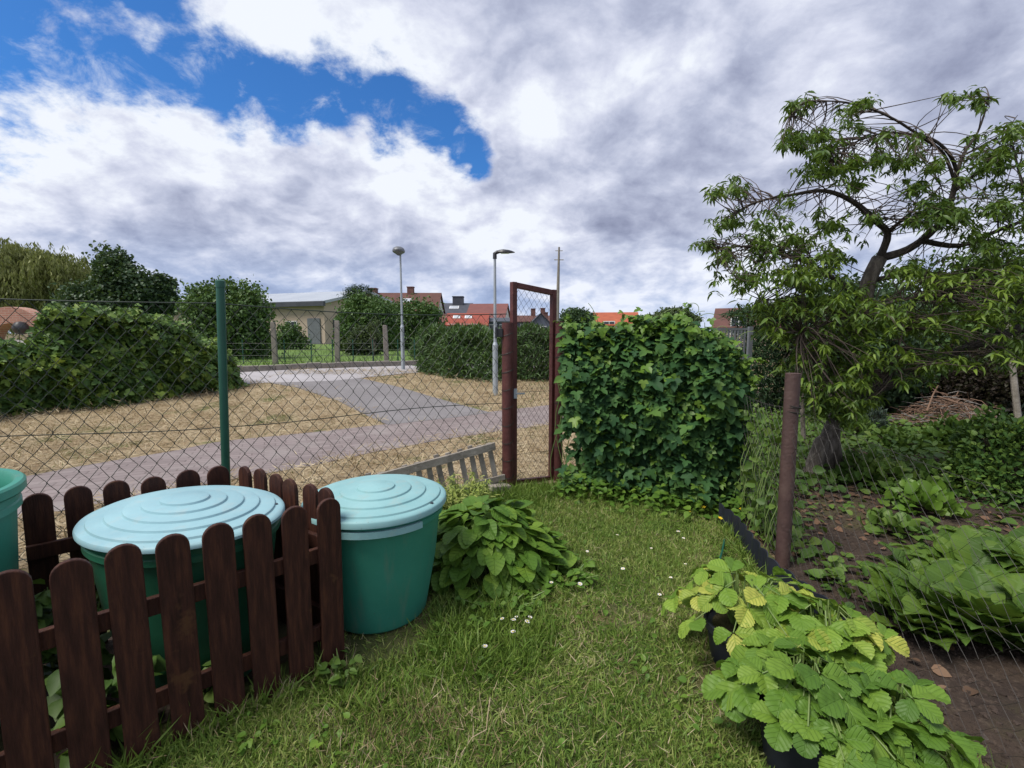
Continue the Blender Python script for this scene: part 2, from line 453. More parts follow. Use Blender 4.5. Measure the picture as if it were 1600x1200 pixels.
M_lampd = pm('dark_lamp_housing', [(.3, (.02, .021, .024)), (.7, (.035, .036, .04))], 4, .4)
M_lampg = pm('grey_lamp_housing', [(.3, (.10, .11, .125)), (.7, (.15, .16, .175))], 4, .45)
M_black = pm('black_plastic', [(.3, (.010, .012, .020)), (.7, (.018, .020, .032))], 6, .5, .1, 40)
M_bark = pm('bark', [(.25, (.045, .037, .030)), (.48, (.115, .096, .078)), (.7, (.24, .21, .175))], 22, .95, 1.0, 50, (1, 1, .3))
M_limb = pm('limb_bark', [(.25, (.022, .017, .014)), (.5, (.050, .040, .033)), (.75, (.10, .085, .07))], 22, .95, 1.0, 50, (1, 1, .3))
M_twig = pm('twig_bark', [(.3, (.035, .024, .020)), (.7, (.075, .055, .042))], 20, .85)
M_stem = pm('green_stem', [(.3, (.09, .16, .035)), (.7, (.15, .20, .055))], 20, .6)
M_conc = pm('concrete', [(.3, (.16, .14, .125)), (.7, (.26, .235, .205))], 7, .9, .4, 40)
M_white = pm('white_paint', [(.3, (.66, .66, .66)), (.7, (.78, .78, .77))], 3, .7)
M_glass = pm('dark_glass', [(.3, (.03, .035, .045)), (.7, (.05, .06, .075))], 2, .15)
L_hop = leafmat('hop_leaves', [(.020, .060, .026), (.034, .090, .032), (.056, .130, .035), (.11, .20, .04)], .22, .6, .16, 2.6, .35)
L_hopt = leafmat('hop_tips', [(.07, .15, .02), (.11, .21, .025), (.15, .25, .04)], .3, .45, .35, 2.0, .4)
L_hedge = leafmat('creeper_leaves', [(.028, .068, .021), (.062, .13, .032), (.125, .21, .04), (.25, .34, .055)], .26, .5, .25, .9, .4)
L_peach = leafmat('peach_leaves', [(.036, .078, .018), (.066, .125, .023), (.11, .185, .03), (.17, .26, .042)], .36, .45, .35, 1.1, .45)
L_peach_lit = leafmat('lit_peach_leaves', [(.09, .16, .022), (.15, .235, .03), (.21, .30, .045)], .38, .45, .3, 1.1, .4)  # paler copy of the peach leaf colour, painting brighter light on the low foliage
L_straw = leafmat('strawberry_leaves', [(.065, .145, .020), (.11, .215, .026), (.18, .29, .036)], .30, .5, .3, 3.0, .25, (34, .95, (.085, .17, .028)))
L_strawy = leafmat('yellowing_strawberry_leaves', [(.095, .19, .024), (.16, .28, .034), (.25, .37, .05)], .30, .5, .3, 3.0, .25, (40, .95, (.12, .24, .03), (.50, .50, .10), .58, .85))
L_big = leafmat('broad_leaves', [(.040, .085, .014), (.075, .140, .020), (.13, .205, .030)], .3, .5, .25, 2.0, .3, (46, .55, (.09, .17, .04)))
L_patch = leafmat('bed_leaves', [(.052, .125, .018), (.10, .20, .026), (.19, .30, .038)], .32, .5, .25, 4.0, .4, (36, .7, (.07, .14, .025)))
L_var = leafmat('variegated_leaves', [(.14, .20, .035), (.25, .31, .06), (.44, .46, .16)], .3, .5, .3, 4, .3)
L_grass = leafmat('grass_blades', [(.068, .140, .024), (.118, .210, .036), (.18, .275, .050), (.27, .33, .085), (.44, .40, .20)], .3, .5, .3, 1.3, .35)
L_tuft = leafmat('tall_grass_blades', [(.075, .145, .022), (.13, .215, .034), (.20, .28, .052)], .28, .5, .3, 2, .4)
L_dry = leafmat('dry_straws', [(.13, .085, .05), (.27, .195, .11), (.42, .345, .225), (.58, .49, .335)], .12, .7, .2, 2.6, .55)
L_litter = leafmat('leaf_litter', [(.055, .034, .024), (.10, .062, .04), (.16, .092, .058), (.20, .14, .09)], .08, .8, .2, 2, .35)
L_weed = leafmat('garden_weeds', [(.040, .088, .018), (.065, .13, .024), (.10, .175, .03), (.15, .22, .045)], .28, .5, .3, 1.4, .45)
L_conifer = leafmat('conifer_sprays', [(.012, .028, .014), (.021, .046, .020), (.034, .068, .025)], .12, .6, .2, 1.2, .4)
L_dark = leafmat('dark_tree_leaves', [(.024, .050, .025), (.042, .080, .035), (.072, .122, .050)], .18, .5, .3, .5, .4)
L_round = leafmat('round_tree_leaves', [(.038, .078, .024), (.066, .130, .034), (.115, .195, .048)], .2, .5, .3, .6, .4)
L_willow = leafmat('willow_leaves', [(.15, .165, .06), (.22, .24, .085), (.30, .32, .12)], .25, .5, .25, .35, .5)
L_oliv = leafmat('grey_green_leaves', [(.040, .062, .028), (.062, .090, .036), (.095, .125, .055)], .2, .55, .25, .5, .4)
L_reed = leafmat('hedge_shoots', [(.032, .070, .022), (.056, .112, .030), (.105, .180, .042)], .2, .5, .3, .8, .35)
L_brown = leafmat('copper_leaves', [(.016, .012, .010), (.028, .019, .013), (.028, .034, .014)], .15, .6, .25, .8, .4)
L_lav = leafmat('lavender_leaves', [(.040, .060, .045), (.055, .082, .058), (.075, .10, .085)], .15, .6, .25, 2, .3)

# ---------------------------------------------------------------- the setting: ground sheets

def grid_sheet(name, mat, L, Rr, nu, nv, off, label=None):
    """ruled sheet between two polylines (ground-plan points), laid on the terrain"""
    def rs(poly, n):
        p = np.array([(q[0], q[1]) for q in poly], float)
        d = np.r_[0, np.cumsum(np.linalg.norm(np.diff(p, axis=0), axis=1))]
        s = np.linspace(0, d[-1], n); return np.c_[np.interp(s, d, p[:, 0]), np.interp(s, d, p[:, 1])]
    A, B = rs(L, nv), rs(Rr, nv)
    t = np.linspace(0, 1, nu)[None, :, None]
    P = A[:, None, :] * (1 - t) + B[:, None, :] * t
    V = np.concatenate([P, (zg(P[..., 0], P[..., 1]) + off)[..., None]], -1).reshape(-1, 3)
    i, j = np.meshgrid(np.arange(nv - 1), np.arange(nu - 1), indexing='ij'); k = (i * nu + j).ravel()
    F = np.stack([k, k + 1, k + nu + 1, k + nu], 1)
    a = V[F[0, 1]] - V[F[0, 0]]; b = V[F[0, 3]] - V[F[0, 0]]
    if a[0] * b[1] - a[1] * b[0] < 0: F = F[:, ::-1]
    o = link(name, np_mesh(name, V, F.ravel(), 4), mat); tag(o, label, None, None, 'structure'); return o


def g2(u, v): p = gnd(u, v); return (p.x, p.y)


def ground():
    xs = np.concatenate([[-900, -400, -200, -100, -60, -40], np.linspace(-28, 28, 57), [40, 60, 100, 200, 400, 900]])
    ys = np.concatenate([[-200, -60, -20, -5], np.linspace(0, 20, 81), [24, 30, 40, 60, 100, 200, 400, 800, 1600]])
    X, Y = np.meshgrid(xs, ys); V = np.stack([X, Y, zg(X, Y)], -1).reshape(-1, 3)
    nu = len(xs); i, j = np.meshgrid(np.arange(len(ys) - 1), np.arange(nu - 1), indexing='ij'); k = (i * nu + j).ravel()
    F = np.stack([k, k + 1, k + nu + 1, k + nu], 1)
    tag(link('ground', np_mesh('ground', V, F.ravel(), 4), M_ground), None, None, None, 'structure')


ground()
F0, F1 = np.array([-.05, 4.80]), np.array([-4.34, 2.48])       # the chain-link fence line
def fl(x): return 4.80 + (x + .05) * (4.80 - 2.48) / (4.29)
grid_sheet('lawn', M_lawn, [(-4.0, -2.5), (-4.0, 2.6)], [(1.78, -2.5), (1.75, 1.7), (1.85, 3.0), (2.0, 4.75)], 12, 30, .004)
grid_sheet('lawn', M_lawn, [(-4.0, 2.6), (-2.24, 3.57), (-.05, 4.75), (2.0, 4.8)], [(-4.0, 2.595), (-2.24, 2.595), (-.05, 2.595), (1.74, 2.595)], 6, 20, .0045).name = 'lawn_strip'
grid_sheet('soil', M_soil, [(1.80, -2.5), (1.77, 1.7), (1.87, 3.0), (2.05, 4.9), (2.3, 12.5)], [(14, -2.5), (14, 1.7), (14, 3.0), (14, 4.9), (14, 12.5)], 50, 70, .006)
grid_sheet('bed', M_soil, [(-1.70, 2.78), (-2.32, 2.22), (-3.3, 1.35)], [(-.96, 2.30), (-1.68, 1.50), (-2.6, .50)], 6, 8, .010)
grid_sheet('verge', M_hay, [(-30, -2), (-4.4, 2.50), (-.05, 4.84), (5, 5.6)], [(-40, 19), (-12, 17.6), (-2, 17.6), (8, 17.6)], 70, 60, .004)
pf = [g2(60, 742), g2(200, 717), g2(340, 691), g2(480, 677), g2(600, 664), g2(700, 652), g2(790, 641), g2(870, 632)]
pn = [g2(100, 799), g2(240, 772), g2(380, 748), g2(480, 730), g2(580, 708), g2(680, 690), g2(790, 673), g2(870, 663)]
def ext(a, b, k): return (a[0] + (a[0] - b[0]) * k, a[1] + (a[1] - b[1]) * k)
pf = [ext(pf[0], pf[2], 4)] + pf + [ext(pf[-1], pf[-3], 3)]
pn = [ext(pn[0], pn[2], 5)] + pn + [ext(pn[-1], pn[-3], 3)]
grid_sheet('path', M_path, pf, pn, 10, 90, .010)
grid_sheet('ramp', M_asphalt, [g2(400, 596), g2(462, 606), g2(530, 628), g2(606, 665)], [g2(565, 592), g2(625, 606), g2(700, 628), g2(768, 646)], 10, 40, .014)
rf, rn = [g2(395, 581), g2(520, 576), g2(655, 571)], [g2(400, 600), g2(520, 596), g2(640, 584)]
rf = [ext(rf[0], rf[2], 2)] + rf + [ext(rf[-1], rf[0], 2)]; rn = [ext(rn[0], rn[2], 2)] + rn + [ext(rn[-1], rn[0], 2)]
grid_sheet('road', M_road, rf, rn, 6, 60, .018)
grid_sheet('meadow', M_meadow, [ext(rf[0], (rf[0][0], rf[0][1] - .3), 1), ext(rf[-1], (rf[-1][0], rf[-1][1] - .3), 1)], [(-80, 75), (60, 75)], 12, 20, .02)
kb = MB()
n_k = 60
kp = [Vector((*(np.array(rf[0]) * (1 - t) + np.array(rf[-1]) * t), 0)) for t in np.linspace(0, 1, n_k)]
for a, b in zip(kp[:-1], kp[1:]):
    d = (b - a); L = d.length; hgt = .26 + random.uniform(-.02, .02)
    c = (a + b) / 2; c.z = zg(c.x, c.y) + hgt / 2 - .05
    kb.box(c, (L * .985, .22, hgt), Matrix.Rotation(math.atan2(d.y, d.x), 3, 'Z'))
tag(kb.build('kerb', M_conc, None, bevel=.015), None, None, None, 'structure')

# ---------------------------------------------------------------- buildings

M_tan = pm('tan_render', [(.3, (.36, .285, .225)), (.7, (.46, .37, .30))], .5, .9, .2, 8, rand=False)
M_metalroof = pm('grey_sheet_roof', [(.3, (.30, .33, .37)), (.7, (.38, .41, .45))], .4, .45, rand=False)
M_roof_br = pm('brown_tiles', [(.3, (.075, .030, .024)), (.6, (.105, .044, .034)), (.8, (.14, .065, .05))], 1.2, .85, .3, 9, rand=False)
M_roof_red = pm('red_tiles', [(.3, (.20, .040, .026)), (.6, (.26, .055, .033)), (.8, (.31, .085, .05))], 1.2, .8, .3, 9, rand=False)
M_roof_or = pm('orange_tiles', [(.3, (.27, .062, .028)), (.6, (.34, .085, .036)), (.8, (.40, .12, .05))], 1.2, .8, .3, 9, rand=False)
M_slate = pm('slate_roof', [(.3, (.035, .040, .052)), (.7, (.058, .063, .08))], 1.0, .6, .2, 9, rand=False)
M_rosy = pm('rosy_tiles', [(.3, (.13, .045, .040)), (.7, (.18, .065, .055))], 1.2, .8, .3, 9, rand=False)
M_plaster = pm('pale_plaster', [(.3, (.55, .54, .52)), (.7, (.66, .65, .62))], .7, .85, rand=False)
M_bluewall = pm('dark_blue_cladding', [(.3, (.07, .085, .12)), (.7, (.11, .125, .17))], .7, .7, rand=False)
M_chim = brick_wall_mat('chimney_brick', (.12, .04, .034), (.16, .06, .045), (.2, .17, .15))


def house(name, label, cat, corner, ud, L, vd, W, eave, ridge, mw, mr, group=None, over=.25, chim=(), sky=(), wins=(), door=None, tw=.14, z0=None, mch=None):
    """corner = near corner; ud along the ridge, vd across; everything in the house's own frame"""
    ang = math.atan2(ud[1], ud[0]); zb = zg(corner[0], corner[1]) - .3 if z0 is None else z0
    t = empty(name, (corner[0], corner[1], zb), label, cat, group, ang)
    s = 1 if (ud[0] * vd[1] - ud[1] * vd[0]) > 0 else -1        # vd = s * local y
    E_, Rg = eave - zb, ridge - zb
    Y = lambda y: s * y
    w = MB(); pts = [(0, 0), (W, 0), (W, E_), (W / 2, Rg - .12), (0, E_)]
    w.prism(pts, lambda a, z, k: (L * k, Y(a), z))
    w.build('wall', mw, t)
    sl = (Rg - E_) / (W / 2)
    r = MB()
    prof = [(-over, E_ - over * sl), (W / 2, Rg), (W + over, E_ - over * sl), (W + over, E_ - over * sl + tw), (W / 2, Rg + tw), (-over, E_ - over * sl + tw)]
    n_ = len(prof)
    vs = [(-over, Y(a), z) for a, z in prof] + [(L + over, Y(a), z) for a, z in prof]
    fs = [(0, 1, 4, 5), (1, 2, 3, 4), (n_, n_ + 5, n_ + 4, n_ + 1), (n_ + 1, n_ + 4, n_ + 3, n_ + 2)] + [(i, n_ + i, n_ + (i + 1) % n_, (i + 1) % n_) for i in range(n_)]
    rf_ = r.add(vs, fs).build('roof', mr, t)
    for (x, y, hh, ww) in chim:
        zz = Rg - abs(y - W / 2) * sl
        c = MB(); c.box((x, Y(y), zz + hh / 2 - .3), (ww, ww, hh + .6)); c.box((x, Y(y), zz + hh + .06), (ww + .14, ww + .14, .12))
        c.build('chimney', mch or M_chim, rf_)
    for (x, y, a, b) in sky:
        zz = E_ + y * sl + tw
        ca = math.atan(sl)
        c = MB(); c.box((x, Y(y), zz + .05), (a, b, .10), Matrix.Rotation(s * ca, 3, 'X'))
        k = c.build('skylight', M_white, rf_)
        c = MB(); c.box((x, Y(y - .06 * sl), zz + .09), (a - .2, b - .2, .06), Matrix.Rotation(s * ca, 3, 'X')); c.build('pane', M_skypane, k)
    for (face, x, z, a, b) in wins:
        fr = MB(); gl = MB()
        if face == 'front':
            fr.box((x, Y(-.02), z), (a + .16, .10, b + .16)); gl.box((x, Y(-.06), z), (a, .06, b))
            if a > .5: fr.box((x, Y(-.10), z), (.06, .03, b))
        else:
            X_ = L if face == 'end' else 0; q = .02 if face == 'end' else -.02
            fr.box((X_ + q, Y(x), z), (.10, a + .16, b + .16)); gl.box((X_ + 3 * q, Y(x), z), (.06, a, b))
        k = fr.build('window', M_white, t); gl.build('pane', M_glass, k)
    if door:
        x, a, b = door
        d_ = MB().box((x, Y(-.04), b / 2 + .2), (a, .12, b)).build('door', M_lampg, t)
        MB().box((x + a * .35, Y(-.13), b / 2 + .2), (.12, .06, .12)).build('handle', M_lampd, d_)
    return t


M_skypane = pm('skylight_glass', [(.3, (.35, .38, .42)), (.7, (.45, .48, .52))], 2, .2)


def pz(v, Y): return at(800, v, Y).z


def hx(u, Y): return at(u, 500, Y).x


# large tan barn: gable end towards the right
c0 = (hx(507, 52), 52.0)
bz = house('warehouse', 'large tan rendered barn with a low grey sheet roof across the meadow', 'barn', c0, (-.94, .34), 30, (.34, .94), 15, pz(473, 52), pz(457, 58.5), M_tan, M_metalroof, over=.5,
      wins=[('front', 4.6, 2.0, 1.5, 1.6)], tw=.3)
fr = MB(); s_ = -1
fr.box((-.04, -1.8 * 1, 2.0), (.12, 1.0, 2.2)); fr.build('window', M_glass, bz)
MB().box((1.4, .06, 1.7), (1.7, .16, 2.9)).build('door', M_lampg, bz)
fz = MB(); fz.bar((-.5, .5, pz(473, 52) - bz.location.z - .12), (30.4, .5, pz(473, 52) - bz.location.z - .12), .34, .5); fz.build('gutter', M_slate, bz)

def px_house(name, label, ul, ur, vr, ve, Y, mw, mr, depth=8.0, chim=(), sky=(), wins=(), group='houses of the village behind the hedge', skew=0.0, **kw):
    """house seen roof-side on: ul..ur along the ridge, ridge at vr, near eave at ve; Y = distance to the near wall"""
    yr = Y + depth / 2
    xl, xr = hx(ul, yr), hx(ur, yr)
    a = math.atan(skew); ud = (math.cos(a), math.sin(a)); vd = (-math.sin(a), math.cos(a))
    L = (xr - xl) / math.cos(a)
    cx = xl - vd[0] * depth / 2; cy = yr - vd[1] * depth / 2
    ew, rw = pz(ve, Y), pz(vr, yr)
    return house(name, label, 'house', (cx, cy), ud, L, vd, depth, ew, rw, mw, mr, group,
                 chim=[(L * f, depth / 2 + dy, hh, ww) for f, dy, hh, ww in chim], sky=[(L * f, depth * g, a_, b_) for f, g, a_, b_ in sky],
                 wins=[('front', L * f, z, a_, b_) for f, z, a_, b_ in wins], **kw)

px_house('house', 'large house with a brown tiled roof and two brick chimneys behind the trees', 575, 688, 459, 500, 66, M_plaster, M_roof_br, 11, chim=[(.08, 0, .7, 1.2), (.60, 0, .9, .9)], sky=[(.58, .34, 1.3, .9)], wins=[(.3, 2.5, 1.2, 1.5), (.7, 2.5, 1.2, 1.5)])
px_house('house', 'terraced house with a dark slate roof and square dark chimney', 680, 737, 475, 496, 74, M_plaster, M_slate, 10, chim=[(.64, 0, 1.1, 1.7)], mch=M_slate, sky=[(.56, .32, 1.5, 1.1)], wins=[(.3, 2.2, 1.2, 1.5)])
px_house('house', 'house with a rosy red roof and white gable right of the slate roof', 737, 792, 476, 497, 73.5, M_plaster, M_rosy, 9, wins=[(.3, 2.4, 1.2, 1.5), (.75, 2.4, 1.2, 1.5)], skew=-.10)
px_house('house', 'low annexe with a bright red roof and two small skylights', 702, 762, 491, 508, 62, M_plaster, M_roof_red, 6, sky=[(.22, .30, .95, .8), (.52, .30, .95, .8)], wins=[(.2, 2.0, 1.6, 1.3), (.6, 2.0, 1.6, 1.3)])
px_house('house', 'low lean-to with a dull red roof left of the bright red annexe', 682, 700, 492, 508, 63, M_plaster, M_rosy, 6)
px_house('house', 'dark blue glazed porch building behind the nearer lamp post', 764, 794, 498, 503, 64, M_bluewall, M_slate, 5, wins=[(.3, 1.8, 1.2, 1.6), (.72, 1.8, 1.2, 1.6)])
px_house('house', 'far house with a long red roof seen through the garden gate', 800, 860, 494, 503, 92, M_bluewall, M_roof_br, 9, chim=[(.55, 0, 1.4, .9), (.8, 0, 1.5, .9)], wins=[(.3, 2.4, 1.2, 1.5)])
# gabled half-timbered house through the gate: ridge runs towards us
yg = 84
xa, xb = hx(832, yg), hx(858, yg)
house('house', 'dark gabled house with pale panels seen through the garden gate', 'house', (xb, yg), (0, 1), 10, (-1, 0), xb - xa, pz(503, yg), pz(490, yg), M_bluewall, M_slate, 'houses of the village behind the hedge',
      chim=[(3, .4, 1.3, .8)], wins=[('near', 1.0, 1.9, .9, 1.5), ('near', 2.1, 1.9, .9, 1.5)])
px_house('house', 'house with a bright orange roof rising behind the hop fence', 926, 990, 490, 508, 58, M_plaster, M_roof_or, 8, wins=[(.4, 2.2, 1.2, 1.4)], skew=-.22)
px_house('house', 'house with a dull brown roof between hop fence and conifer hedge', 1121, 1215, 484, 512, 44, M_tan, M_roof_br, 8, wins=[(.3, 2.2, 1.2, 1.4)], skew=-.5)

# brick arch with a white panel at the far left
ab = atz(20, 600, 0); Ya = 17.0
t = empty('brick_arch', (at(18, 530, Ya).x, Ya, zg(0, Ya)), 'rounded red brick arch with a dark ball inside, behind the creeper hedge', 'arch')
M_abrick = brick_wall_mat('arch_brick', (.33, .155, .11), (.40, .20, .145), (.40, .32, .26))
m = MB(); zc_ = pz(540, Ya) - t.location.z; ro, ri = 1.38, .80
pts = [(ro, 0), (ro, zc_)] + [(ro * math.cos(a), zc_ + ro * math.sin(a)) for a in np.linspace(.15, math.pi - .15, 18)] + [(-ro, zc_), (-ro, 0), (-ri, 0), (-ri, zc_)] + [(-ri * math.cos(a), zc_ + ri * math.sin(a)) for a in np.linspace(.15, math.pi - .15, 18)] + [(ri, zc_), (ri, 0)]
m.prism(pts, lambda x, z, k: (x, .5 * k, z)); m.build('arch', M_abrick, t)
MB().box((0, .3, (zc_ + .2) / 2), (ri * 2 - .02, .1, zc_ + .2)).build('panel', M_white, t)
m = MB(); m.lathe([(.001, -.24), (.14, -.2), (.22, -.08), (.24, 0), (.22, .08), (.14, .2), (.001, .24)], 14)
o = m.build('ball', M_lampd, t, smooth=True); o.location = (.50, -.12, zc_ + .62)

# ---------------------------------------------------------------- background trees and hedges

def blob_leaves(blobs, Y, n, size, tpl=OVATE, droop=.35, up=.5, depth=1.0, clump=.26, per=26):
    """leaves gathered into clumps through the volume of a few lobes (u, v, ru, rv[, dY])"""
    area = np.array([b[2] * b[3] for b in blobs], float); area /= area.sum()
    out = []
    for b, a in zip(blobs, area):
        u, v, ru, rv = b[:4]; y = Y + (b[4] if len(b) > 4 else 0)
        c = np.array(at(u, v, y)); rx, rz = ru * y / FPX, rv * y / FPX; ry = (rx + rz) / 2 * depth
        N = int(n * a); K = max(4, N // per)
        cc = rdir(K) * (rng.uniform(.45, 1.0, (K, 1)) ** .6)
        idx = rng.integers(0, K, N)
        p = cc[idx] + np.clip(rng.normal(size=(N, 3)), -1.7, 1.7) * clump * rng.uniform(.5, 1.3, (K, 1))[idx]
        out.append(np.c_[c[0] + p[:, 0] * rx, c[1] + p[:, 1] * ry, c[2] + p[:, 2] * rz])
    P = np.concatenate(out); N = len(P)
    nrm = rdir(N) * .8 + np.array([0, -.25, up]); ax = rdir(N); ax[:, 2] -= droop
    return (tpl, P, ax, nrm, size * rng.uniform(.6, 1.25, N))


def bg_tree(name, label, cat, base, Y, blobs, n, size, mat, tpl=OVATE, group=None, trunk=None, trunk_r=.15, **kw):
    n = int(n * 4.2); size *= .44
    b = at(base[0], base[1], Y); z = float(zg(b.x, b.y))
    t = empty(name, (b.x, b.y, z), label, cat, group)
    o = scatter('crown', mat, [blob_leaves(blobs, Y, n, size, tpl, **kw)], t)
    o.matrix_parent_inverse = Matrix.Translation(-t.location)
    m = MB(); cz = max(at(q[0], q[1], Y).z for q in blobs) - z
    top = at(blobs[0][0], blobs[0][1], Y)
    m.tube([(0, 0, -.1), (.03, 0, cz * .35), ((top.x - b.x) * .5, 0, cz * .65), (top.x - b.x, 0, cz)], [trunk_r, trunk_r * .8, trunk_r * .5, trunk_r * .15], 7)
    for q in blobs[1:]:
        e = at(q[0], q[1], Y); m.tube([(0, 0, cz * .3), ((e.x - b.x) * .6, 0, (e.z - z) * .75), (e.x - b.x, 0, e.z - z)], [trunk_r * .5, trunk_r * .35, trunk_r * .1], 5)
    m.build('trunk', M_bark, t, smooth=True)
    return t


TG = 'trees beyond the path'
# willow: hanging strands
Yw = 46
cw = at(45, 450, Yw)
t = empty('willow_tree', (cw.x, Yw, float(zg(0, Yw))), 'broad yellow-green weeping willow with hanging strands', 'tree', TG)
parts = []
N = 620
ang = rng.uniform(0, 2 * math.pi, N); rad = np.sqrt(rng.uniform(0.02, 1, N))
sx = cw.x + np.cos(ang) * rad * 5.6; sy = Yw + np.sin(ang) * rad * 4.5
lump = 1 + .10 * np.sin(ang * 5) + .06 * np.sin(ang * 11 + 1)
st = at(45, 384, Yw).z - 2.6 * rad ** 2 * lump + rng.normal(0, .35, N) + .4 * np.sin(sx * 1.3)
ln = rng.uniform(2.5, 6.0, N)
Ps, As = [], []
for i in range(N):
    k = int(ln[i] * 15); tt = rng.uniform(0, 1, k)
    q = np.c_[sx[i] + .25 * np.sin(tt * 3 + i) + rng.normal(0, .08, k), sy[i] + rng.normal(0, .12, k), st[i] - tt * ln[i]]
    Ps.append(q[q[:, 2] > 1]); 
Ps = np.concatenate(Ps); N = len(Ps); ax = rdir(N) * .45; ax[:, 2] -= 1
o = scatter('crown', L_willow, [(LANCE, Ps, ax, rdir(N) + [0, -.6, .3], rng.uniform(.30, .60, N), np.full(N, 1.1))], t); o.matrix_parent_inverse = Matrix.Translation(-t.location)
m = MB(); m.tube([(0, 0, -.1), (.2, 0, 2), (0, .1, 4.5), (.3, 0, 7)], [.5, .42, .34, .1], 8)
for dx, dz in ((-3.5, 7), (3, 7.2), (-2, 8), (4.3, 6)): m.tube([(0, .1, 3.5), (dx * .6, .2, dz * .8), (dx, 0, dz)], [.25, .16, .04], 6)
m.build('trunk', M_bark, t, smooth=True)

bg_tree('broadleaf_tree', 'tall ragged dark green tree right of the willow', 'tree', (190, 545), 40, [(178, 418, 20, 26), (200, 440, 26, 22), (165, 452, 22, 18), (225, 462, 24, 20), (190, 478, 40, 22), (130, 470, 30, 22)], 3400, .62, L_dark, TG and OVATE, TG, trunk_r=.3, clump=.30)
bg_tree('broadleaf_tree', 'lower dark rounded tree beside the tall ragged one', 'tree', (250, 545), 41, [(250, 448, 19, 17), (246, 470, 26, 22), (232, 480, 25, 20)], 1500, .6, L_dark, OVATE, TG, trunk_r=.25)
bg_tree('broadleaf_tree', 'rounded mid green tree just behind the green fence post', 'tree', (352, 590), 23, [(350, 468, 46, 26), (322, 484, 30, 28), (388, 488, 28, 38), (360, 510, 44, 34), (395, 535, 24, 34), (330, 535, 40, 34), (365, 565, 34, 20)], 5200, .34, L_round, OVATE, TG, trunk_r=.2, clump=.28)
bg_tree('elder_shrub', 'small shrub at the foot of the barn wall', 'shrub', (452, 560), 36, [(453, 520, 17, 16), (438, 538, 22, 18), (462, 538, 18, 18), (450, 550, 24, 12)], 1500, .38, L_round, OVATE, 'shrubs along the meadow', trunk_r=.1)
bg_tree('broadleaf_tree', 'dense tree with drooping top in front of the barn gable', 'tree', (573, 570), 33, [(565, 480, 18, 20), (560, 505, 30, 30), (592, 495, 24, 26), (580, 530, 34, 26), (545, 535, 20, 20)], 3600, .40, L_round, OVATE, TG, trunk_r=.16)
bg_tree('pine_tree', 'small dark pine top showing above the barn roof edge', 'tree', (561, 545), 44, [(562, 452, 20, 8), (556, 466, 20, 10), (575, 470, 20, 10)], 900, .5, L_conifer, LANCE, TG, trunk_r=.14)
bg_tree('elder_shrub', 'elder shrub with pale flower heads beside the concrete posts', 'shrub', (575, 560), 27, [(572, 528, 22, 16), (560, 540, 20, 14), (588, 540, 16, 12)], 1300, .34, L_oliv, OVATE, 'shrubs along the meadow', trunk_r=.08)
bg_tree('broadleaf_tree', 'spreading green tree behind the taller-looking far lamp post', 'tree', (650, 560), 37, [(650, 492, 30, 24), (625, 500, 22, 26), (672, 500, 18, 22), (630, 528, 32, 24), (660, 525, 28, 24)], 3000, .44, L_round, OVATE, TG, trunk_r=.18)
bg_tree('willow_bush', 'light green leafy bush at the far end of the shoot hedge', 'shrub', (672, 570), 22, [(668, 535, 20, 22), (685, 545, 22, 20), (655, 550, 14, 16)], 1500, .30, L_reed, LANCE, 'shrubs along the meadow', trunk_r=.06)
bg_tree('broadleaf_tree', 'small round dark tree right of the garden gate', 'tree', (903, 540), 48, [(902, 492, 20, 9), (893, 500, 18, 10), (915, 502, 16, 10)], 1300, .5, L_dark, OVATE, TG, trunk_r=.2)
bg_tree('broadleaf_tree', 'bluish round treetop peeping over the middle of the hop fence', 'tree', (1052, 540), 40, [(1052, 490, 26, 8), (1035, 500, 26, 10), (1072, 500, 20, 9)], 1200, .45, L_oliv, OVATE, TG, trunk_r=.2)
bg_tree('sapling', 'thin bare sapling standing by the concrete posts', 'tree', (583, 568), 19.6, [(586, 505, 7, 10), (590, 522, 8, 8), (578, 515, 6, 8)], 160, .16, L_oliv, OVATE, TG, trunk_r=.045)


